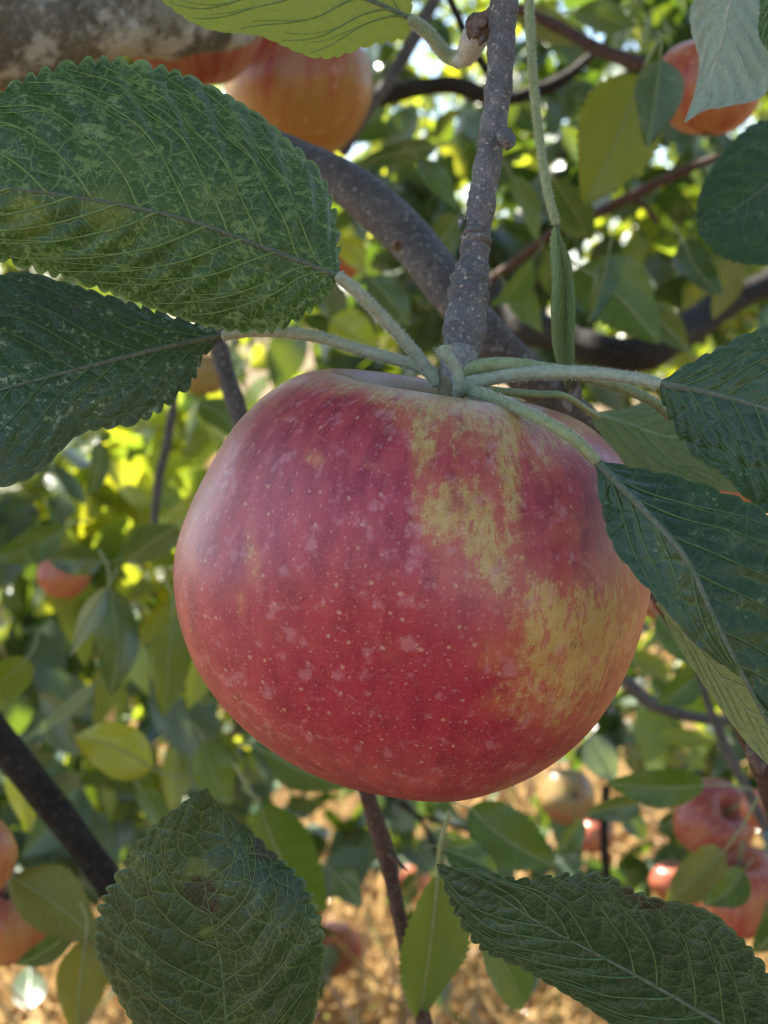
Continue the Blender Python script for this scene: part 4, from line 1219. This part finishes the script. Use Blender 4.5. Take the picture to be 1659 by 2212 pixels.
# right hand leaf, lower, in front of the apple
hero_leaf([(1285, 992, .214), (1340, 1050, .209), (1400, 1112, .205), (1480, 1205, .202), (1545, 1340, .201), (1600, 1450, .202), (1680, 1600, .204), (1760, 1760, .208)],
          [(1285, 992, .214), (1298, 1090, .211), (1330, 1190, .206), (1420, 1296, .203), (1500, 1390, .202), (1580, 1450, .203), (1680, 1530, .206), (1760, 1760, .208)],
          [(1285, 992, .214), (1380, 1012, .213), (1480, 1032, .211), (1560, 1062, .210), (1660, 1110, .209), (1790, 1250, .209), (1820, 1500, .209), (1760, 1760, .208)],
          LEAF_C, 'dark green leaf lying across the right flank of the apple', teeth=17, nv=7, vein=VEIN_D, petiole=[(1225, 938, .2125), (1140, 893, .217), (1060, 858, .228), (1005, 842, .242)], pr=(12, 12), seed=44, rib_w=.0007, tooth=.035, pmat=PETIOLE_G, vw=.0002)
# pale underside behind it
hero_leaf([(1420, 1300, .222), (1500, 1390, .222), (1580, 1490, .222), (1660, 1590, .222), (1740, 1700, .222)],
          [(1420, 1300, .222), (1468, 1400, .223), (1535, 1500, .224), (1625, 1618, .225), (1740, 1720, .222)],
          [(1420, 1300, .222), (1540, 1360, .218), (1640, 1430, .216), (1720, 1540, .216), (1740, 1700, .222)],
          LEAF_E, 'pale green leaf underside below the leaf crossing the apple', teeth=14, nv=6, under=True, vein=PETIOLE_G, rib=PETIOLE_G, seed=45, tooth=.03)
# olive leaf behind the apple's right shoulder
hero_leaf([(1268, 890, .30), (1350, 915, .30), (1440, 945, .30), (1540, 945, .30), (1640, 960, .30), (1740, 985, .30)],
          [(1268, 890, .30), (1340, 885, .305), (1400, 868, .31), (1500, 880, .31), (1620, 900, .31), (1740, 985, .30)],
          [(1268, 890, .30), (1330, 985, .295), (1420, 1050, .29), (1500, 1050, .29), (1620, 1060, .29), (1740, 985, .30)],
          LEAF_F, 'olive leaf behind the right shoulder of the apple', teeth=14, nv=7, under=True, vein=VEIN, seed=46, tooth=.03, rib=PETIOLE_F, rib_w=.0007, vw=.0003)
# lower left leaf with folded tip (base below the picture)
hero_leaf([(505, 2420, .226), (498, 2300, .224), (490, 2212, .222), (478, 2080, .219), (455, 1980, .217), (440, 1900, .216), (438, 1820, .216), (446, 1700, .215)],
          [(505, 2420, .226), (400, 2350, .226), (300, 2230, .224), (240, 2130, .221), (205, 2050, .218), (215, 1960, .216), (270, 1865, .214), (330, 1785, .213), (390, 1738, .213), (446, 1700, .215)],
          [(505, 2420, .226), (600, 2360, .226), (668, 2230, .223), (695, 2110, .220), (698, 2020, .218), (660, 1910, .218), (590, 1840, .219), (520, 1775, .219), (470, 1735, .217), (446, 1700, .215)],
          LEAF_G, 'dark worn leaf with folded tip at the lower left', teeth=32, nv=6, vd=.25, vw=.00013, vein=VEIN_P, spots=[(432, 1925, 36), (578, 1832, 34), (455, 1955, 18), (320, 1925, 12)], yellows=[(425, 1880, 34), (445, 2010, 22)], seed=47, tooth=.05, wave=.06, bulge=.10, rib=VEIN_D, rib_w=.0005)
# lower right leaf
hero_leaf([(1640, 2260, .224), (1500, 2178, .221), (1330, 2082, .218), (1180, 2002, .216), (1060, 1925, .215), (942, 1866, .215)],
          [(1640, 2260, .224), (1560, 2300, .226), (1400, 2262, .225), (1250, 2165, .222), (1130, 2095, .220), (1040, 2050, .219), (985, 1975, .217), (942, 1866, .215)],
          [(1640, 2260, .224), (1700, 2180, .221), (1650, 2085, .219), (1590, 2015, .217), (1520, 1962, .216), (1400, 1935, .214), (1300, 1890, .213), (1220, 1888, .213), (1120, 1898, .213), (1030, 1878, .214), (942, 1866, .215)],
          LEAF_H, 'dark green leaf with scalloped edge at the lower right', teeth=28, nv=8, vein=VEIN_D, spots=[(1398, 1938, 30), (1365, 1915, 22), (1430, 1945, 20)], seed=48, tooth=.065, wave=.07, rib_w=.0005)
# lime leaf at the top
hero_leaf([(888, 42, .262), (800, 2, .258), (680, -40, .254), (520, -75, .250), (380, -95, .248), (280, -100, .247)],
          [(888, 42, .262), (876, 80, .262), (800, 98, .259), (690, 126, .256), (560, 78, .252), (470, 68, .250), (400, 40, .248), (320, -30, .247), (280, -100, .247)],
          [(888, 42, .262), (885, -20, .264), (820, -110, .262), (680, -190, .258), (500, -230, .254), (360, -180, .250), (280, -100, .247)],
          LEAF_I, 'lime green sunlit leaf hanging into the top edge', teeth=22, nv=7, under=True, vein=VEIN, petiole=[(925, 72, .264), (952, 106, .266), (972, 124, .267), (992, 128, .266)], pr=(11, 15), seed=49, tooth=.035, pmat=PETIOLE_G, spots=[(690, 60, 7), (560, 40, 8), (760, 90, 6), (480, 20, 7), (620, 95, 6), (800, 50, 5)])
# pale leaf at top right, its underside showing
hero_leaf([(1640, -90, .29), (1580, 0, .29), (1560, 90, .29), (1530, 180, .29), (1478, 266, .288)],
          [(1640, -90, .29), (1560, -60, .29), (1498, 0, .292), (1492, 60, .293), (1510, 130, .293), (1500, 200, .291), (1478, 266, .288)],
          [(1640, -90, .29), (1700, 0, .29), (1690, 110, .286), (1650, 205, .284), (1580, 228, .285), (1520, 240, .287), (1478, 266, .288)],
          LEAF_J, 'pale grey green leaf underside hanging at top right', teeth=16, nv=6, under=True, vein=PETIOLE, rib=PETIOLE, seed=50, tooth=.03, wave=.10)
# green leaf edge in the corner
hero_leaf([(1700, -70, .27), (1690, 0, .27), (1680, 60, .27), (1665, 120, .27)],
          [(1700, -70, .27), (1650, -30, .27), (1640, 30, .27), (1640, 80, .27), (1665, 120, .27)],
          [(1700, -70, .27), (1750, -20, .27), (1750, 40, .27), (1720, 90, .27), (1665, 120, .27)],
          LEAF_A, 'green leaf edge in the top right corner', teeth=12, nv=5, seed=51)
# dark leaf at right edge
hero_leaf([(1780, 330, .33), (1700, 370, .33), (1620, 430, .33), (1560, 470, .33), (1508, 505, .33)],
          [(1780, 330, .33), (1720, 275, .335), (1640, 262, .335), (1560, 330, .335), (1510, 420, .333), (1508, 505, .33)],
          [(1780, 330, .33), (1790, 470, .325), (1720, 560, .325), (1620, 572, .325), (1550, 550, .327), (1508, 505, .33)],
          LEAF_C, 'dark speckled leaf at right edge below the pale leaf', teeth=20, nv=6, vein=VEIN_D, seed=52, tooth=.04)

# narrow leaf seen edge-on with a long stalk
hero_leaf([(1200, 480, .270), (1214, 560, .270), (1222, 640, .270), (1220, 720, .270), (1222, 800, .271), (1228, 850, .272)],
          [(1200, 480, .270), (1188, 520, .266), (1192, 600, .262), (1190, 680, .261), (1196, 760, .264), (1228, 850, .272)],
          [(1200, 480, .270), (1232, 560, .266), (1242, 640, .262), (1242, 720, .262), (1240, 790, .266), (1228, 850, .272)],
          LEAF_E, 'narrow folded leaf hanging edge on from a long stalk', teeth=18, nv=6, vein=PETIOLE_G, under=True, spots=[(1212, 640, 12), (1210, 655, 10)], petiole=[(1180, 400, .270), (1163, 280, .271), (1150, 150, .272), (1143, 0, .273), (1140, -160, .273), (1128, -420, .262)], pr=(9, 10), seed=53, pmat=PETIOLE_G, bulge=.0)
# withered leaf tip below it
t = thing('dry_leaf', P(1230, 820, .272), 'withered brown leaf scrap hanging under the narrow leaf', 'leaf')
u, s_ = np.meshgrid(np.linspace(0, 1, 18), np.linspace(-1, 1, 9), indexing='ij')
cx = 1228 + 8 * u; cy = 815 + 75 * u
w = 26 * np.sin(np.pi * (u * .85 + .12)) ** .6
V = np.stack([P(a, b, c) for a, b, c in zip((cx + w * s_).ravel(), cy.ravel(), (.272 + .004 * np.cos(s_ * 2.2 + u * 3)).ravel())])
i = np.arange(17)[:, None] * 9 + np.arange(8)[None]
obj('blade', V, np.stack([i, i + 9, i + 10, i + 1], -1).reshape(-1, 4), DRY, t)

# ------------------------------------------------------------------ the fruiting twig and spur
def twig():
    pts = [(1140, -700, .262), (1110, -350, .256), (1092, -40, .252), (1085, 60, .252), (1078, 180, .2515), (1062, 300, .251), (1046, 400, .250), (1034, 480, .2495), (1027, 530, .249), (1022, 575, .2485), (1016, 610, .248), (1011, 650, .2475), (1003, 710, .2465), (996, 770, .2455), (988, 800, .245)]
    rad = [38, 34, 31, 30, 29, 29, 30, 30, 30, 36, 37, 43, 45, 40, 30]
    w = np.array([P(*q) for q in pts]); rr = np.array([r_ * PX(q[2]) for q, r_ in zip(pts, rad)])
    c4 = crom(np.hstack([w, rr[:, None]]), 340)
    px_, py_, _ = proj(c4[:, :3])
    r_ = c4[:, 3].copy()
    for (yy, am, wd) in ((516, .16, 5), (538, .08, 4), (578, .10, 6), (604, .26, 7), (622, .05, 4), (634, .18, 5), (648, .05, 4), (560, -.06, 12)):
        r_ *= 1 + am * np.exp(-((py_ - yy) / wd) ** 2)
    t = thing('fruiting_twig', w[-1], 'grey ringed twig coming down from the top to the apple stem', 'twig')
    v, f, a = tube(c4[:, :3], r_, 26, .045, 31)
    sh = obj('bark', v, f, BARK_T, t, a)
    # growth rings: flaky collars
    for (yy, ro, h, sd) in ((520, 34, 7, 1), (608, 43, 9, 2), (632, 42, 5, 3), (645, 44, 4, 4)):
        i0 = int(np.argmin(np.abs(py_ - yy)))
        cc = c4[max(i0 - 3, 0):i0 + 4, :3]
        q = crom(cc, 7)
        v, f, a = tube(q, np.array([.82, .97, 1.0, 1.03, 1.0, .96, .82]) * ro * PX(.248), 24, .07, 60 + sd)
        obj('growth_ring', v, f, SCALE if sd in (1, 3) else BARK_T, t, a)
    # small side bud and its scar
    b = [P(1083, 285, .249), P(1096, 296, .246), P(1098, 310, .244), P(1094, 322, .243)]
    v, f, a = tube(crom(b, 12), np.array([9, 12, 15, 16, 16, 15, 16, 15, 13, 11, 8, 4]) * PX(.246), 12, .22, 8)
    bd = obj('bud', v, f, BARK_T, t, a)
    v, f, a = tube(crom([P(1085, 289, .247), P(1101, 292, .2445)], 6), np.array([6, 8, 8, 8, 7, 4]) * PX(.246), 9, .12, 9)
    obj('bud_scale', v, f, SCALE, bd, a)
    v, f, a = tube(crom([P(1092, 303, .2425), P(1095, 312, .2415), P(1092, 320, .2415)], 6), np.array([7, 9, 9, 8, 6, 3]) * PX(.243), 9, .12, 10)
    obj('bud_scale', v, f, SCALE, bd, a)
    # tiny bud lower left
    v, f, a = tube(crom([P(1002, 470, .249), P(996, 480, .2485), P(994, 494, .248)], 7), np.array([5, 7, 8, 8, 6, 4, 2]) * PX(.248), 8, .08, 11)
    obj('bud', v, f, BARK_T, t, a)
    # side spur at the top that carries the lime leaf
    v, f, a = tube(crom([P(1075, 40, .254), P(1050, 55, .256), P(1030, 62, .258)], 12), np.linspace(27, 31, 12) * PX(.255), 16, .09, 12)
    sp = obj('side_spur', v, f, SCALE, t, a)
    wc = crom([P(1044, 55, .257), P(1026, 80, .259), P(1016, 105, .262), P(1004, 124, .264), P(984, 132, .266)], 24)
    wr = np.interp(np.linspace(0, 1, 24), [0, .2, .5, .75, 1], [26, 29, 27, 22, 12]) * PX(.26)
    v, f, a = tube(wc, wr, 16, .05, 13)
    wo = obj('woolly_bud', v, f, WOOL, sp, a)
    v, f = fuzz(wc, wr, 2600, .0007, 14)
    h = obj('down', v, f, HAIR, t, smooth=False); h['kind'] = 'stuff'
    for k_, (x, y, ang) in enumerate(((1032, 66, 0), (1046, 82, 1), (1050, 44, 2))):
        v, f, a = tube(crom([P(x, y, .2535), P(x - 8, y + 9, .2525), P(x - 10, y + 16, .2535)], 6), np.array([7, 9, 9, 8, 6, 3]) * PX(.254), 8, .2, 20 + k_)
        obj('bud_scale', v, f, SCALE, sp, a)
    # swollen downy base where stalks and petioles meet
    kc = crom([P(1000, 752, .2450), P(990, 790, .2445), P(978, 822, .2440), P(972, 850, .2440), P(970, 872, .2445)], 30)
    kr = np.interp(np.linspace(0, 1, 30), [0, .2, .5, .75, 1], [34, 39, 33, 26, 20]) * PX(.2445)
    v, f, a = tube(kc, kr, 20, .06, 15)
    kn = obj('downy_knuckle', v, f, mat_plain('knuckle_downy', (0.17, 0.17, 0.175), (0.29, 0.28, 0.27), .85, 1100, .0006), t, a)
    v, f = fuzz(kc, kr, 3200, .0006, 16)
    h = obj('down', v, f, HAIR, kn, smooth=False); h['kind'] = 'stuff'
    return t


twig()
# a short withered stipule / stub standing in front of the knuckle
t = thing('leaf_stub', P(988, 858, .238), 'short pale green stub curving up in front of the spur', 'shoot')
pc = crom([P(987, 856, .238), P(991, 832, .2365), P(988, 806, .2355), P(976, 782, .235), P(962, 764, .2345), P(956, 750, .2345)], 40)
rr = np.interp(np.linspace(0, 1, 40), [0, .15, .5, .8, 1], [9, 12, 11, 13, 10]) * PX(.236)
v, f, a = tube(pc, rr, 12, .04, 77)
obj('stem', v, f, PETIOLE, t, a)
v, f = fuzz(pc, rr, 1500, .0006, 78)
h = obj('down', v, f, HAIR, t, smooth=False); h['kind'] = 'stuff'
v, f = fuzz(pc[-6:], rr[-6:], 300, .0016, 79)
h = obj('tuft', v, f, HAIR, t, smooth=False); h['kind'] = 'stuff'
# second petiole lying along the right hand one and a brownish stalk at the left
t = thing('leaf_stalk', P(1000, 800, .243), 'downy leaf stalk running above the right hand petiole', 'stalk')
pc = crom([P(996, 806, .243), P(1030, 792, .242), P(1100, 786, .241), P(1200, 800, .242), P(1300, 822, .245), P(1400, 862, .25), P(1450, 900, .255)], 60)
rr = np.linspace(15, 11, 60) * PX(.243)
v, f, a = tube(pc, rr, 12, .03, 81)
po = obj('stem', v, f, PETIOLE_G, t, a)
v, f = fuzz(pc, rr, 2600, .00055, 82)
h = obj('down', v, f, HAIR, po, smooth=False); h['kind'] = 'stuff'
t = thing('leaf_stalk', P(1040, 845, .25), 'thin green stalk passing behind the right hand petioles', 'stalk')
pc = crom([P(1010, 836, .249), P(1080, 845, .252), P(1160, 852, .256), P(1220, 856, .26), P(1290, 900, .28)], 40)
v, f, a = tube(pc, np.linspace(9, 7, 40) * PX(.255), 10, .03, 83)
obj('stem', v, f, PETIOLE_G, t, a)
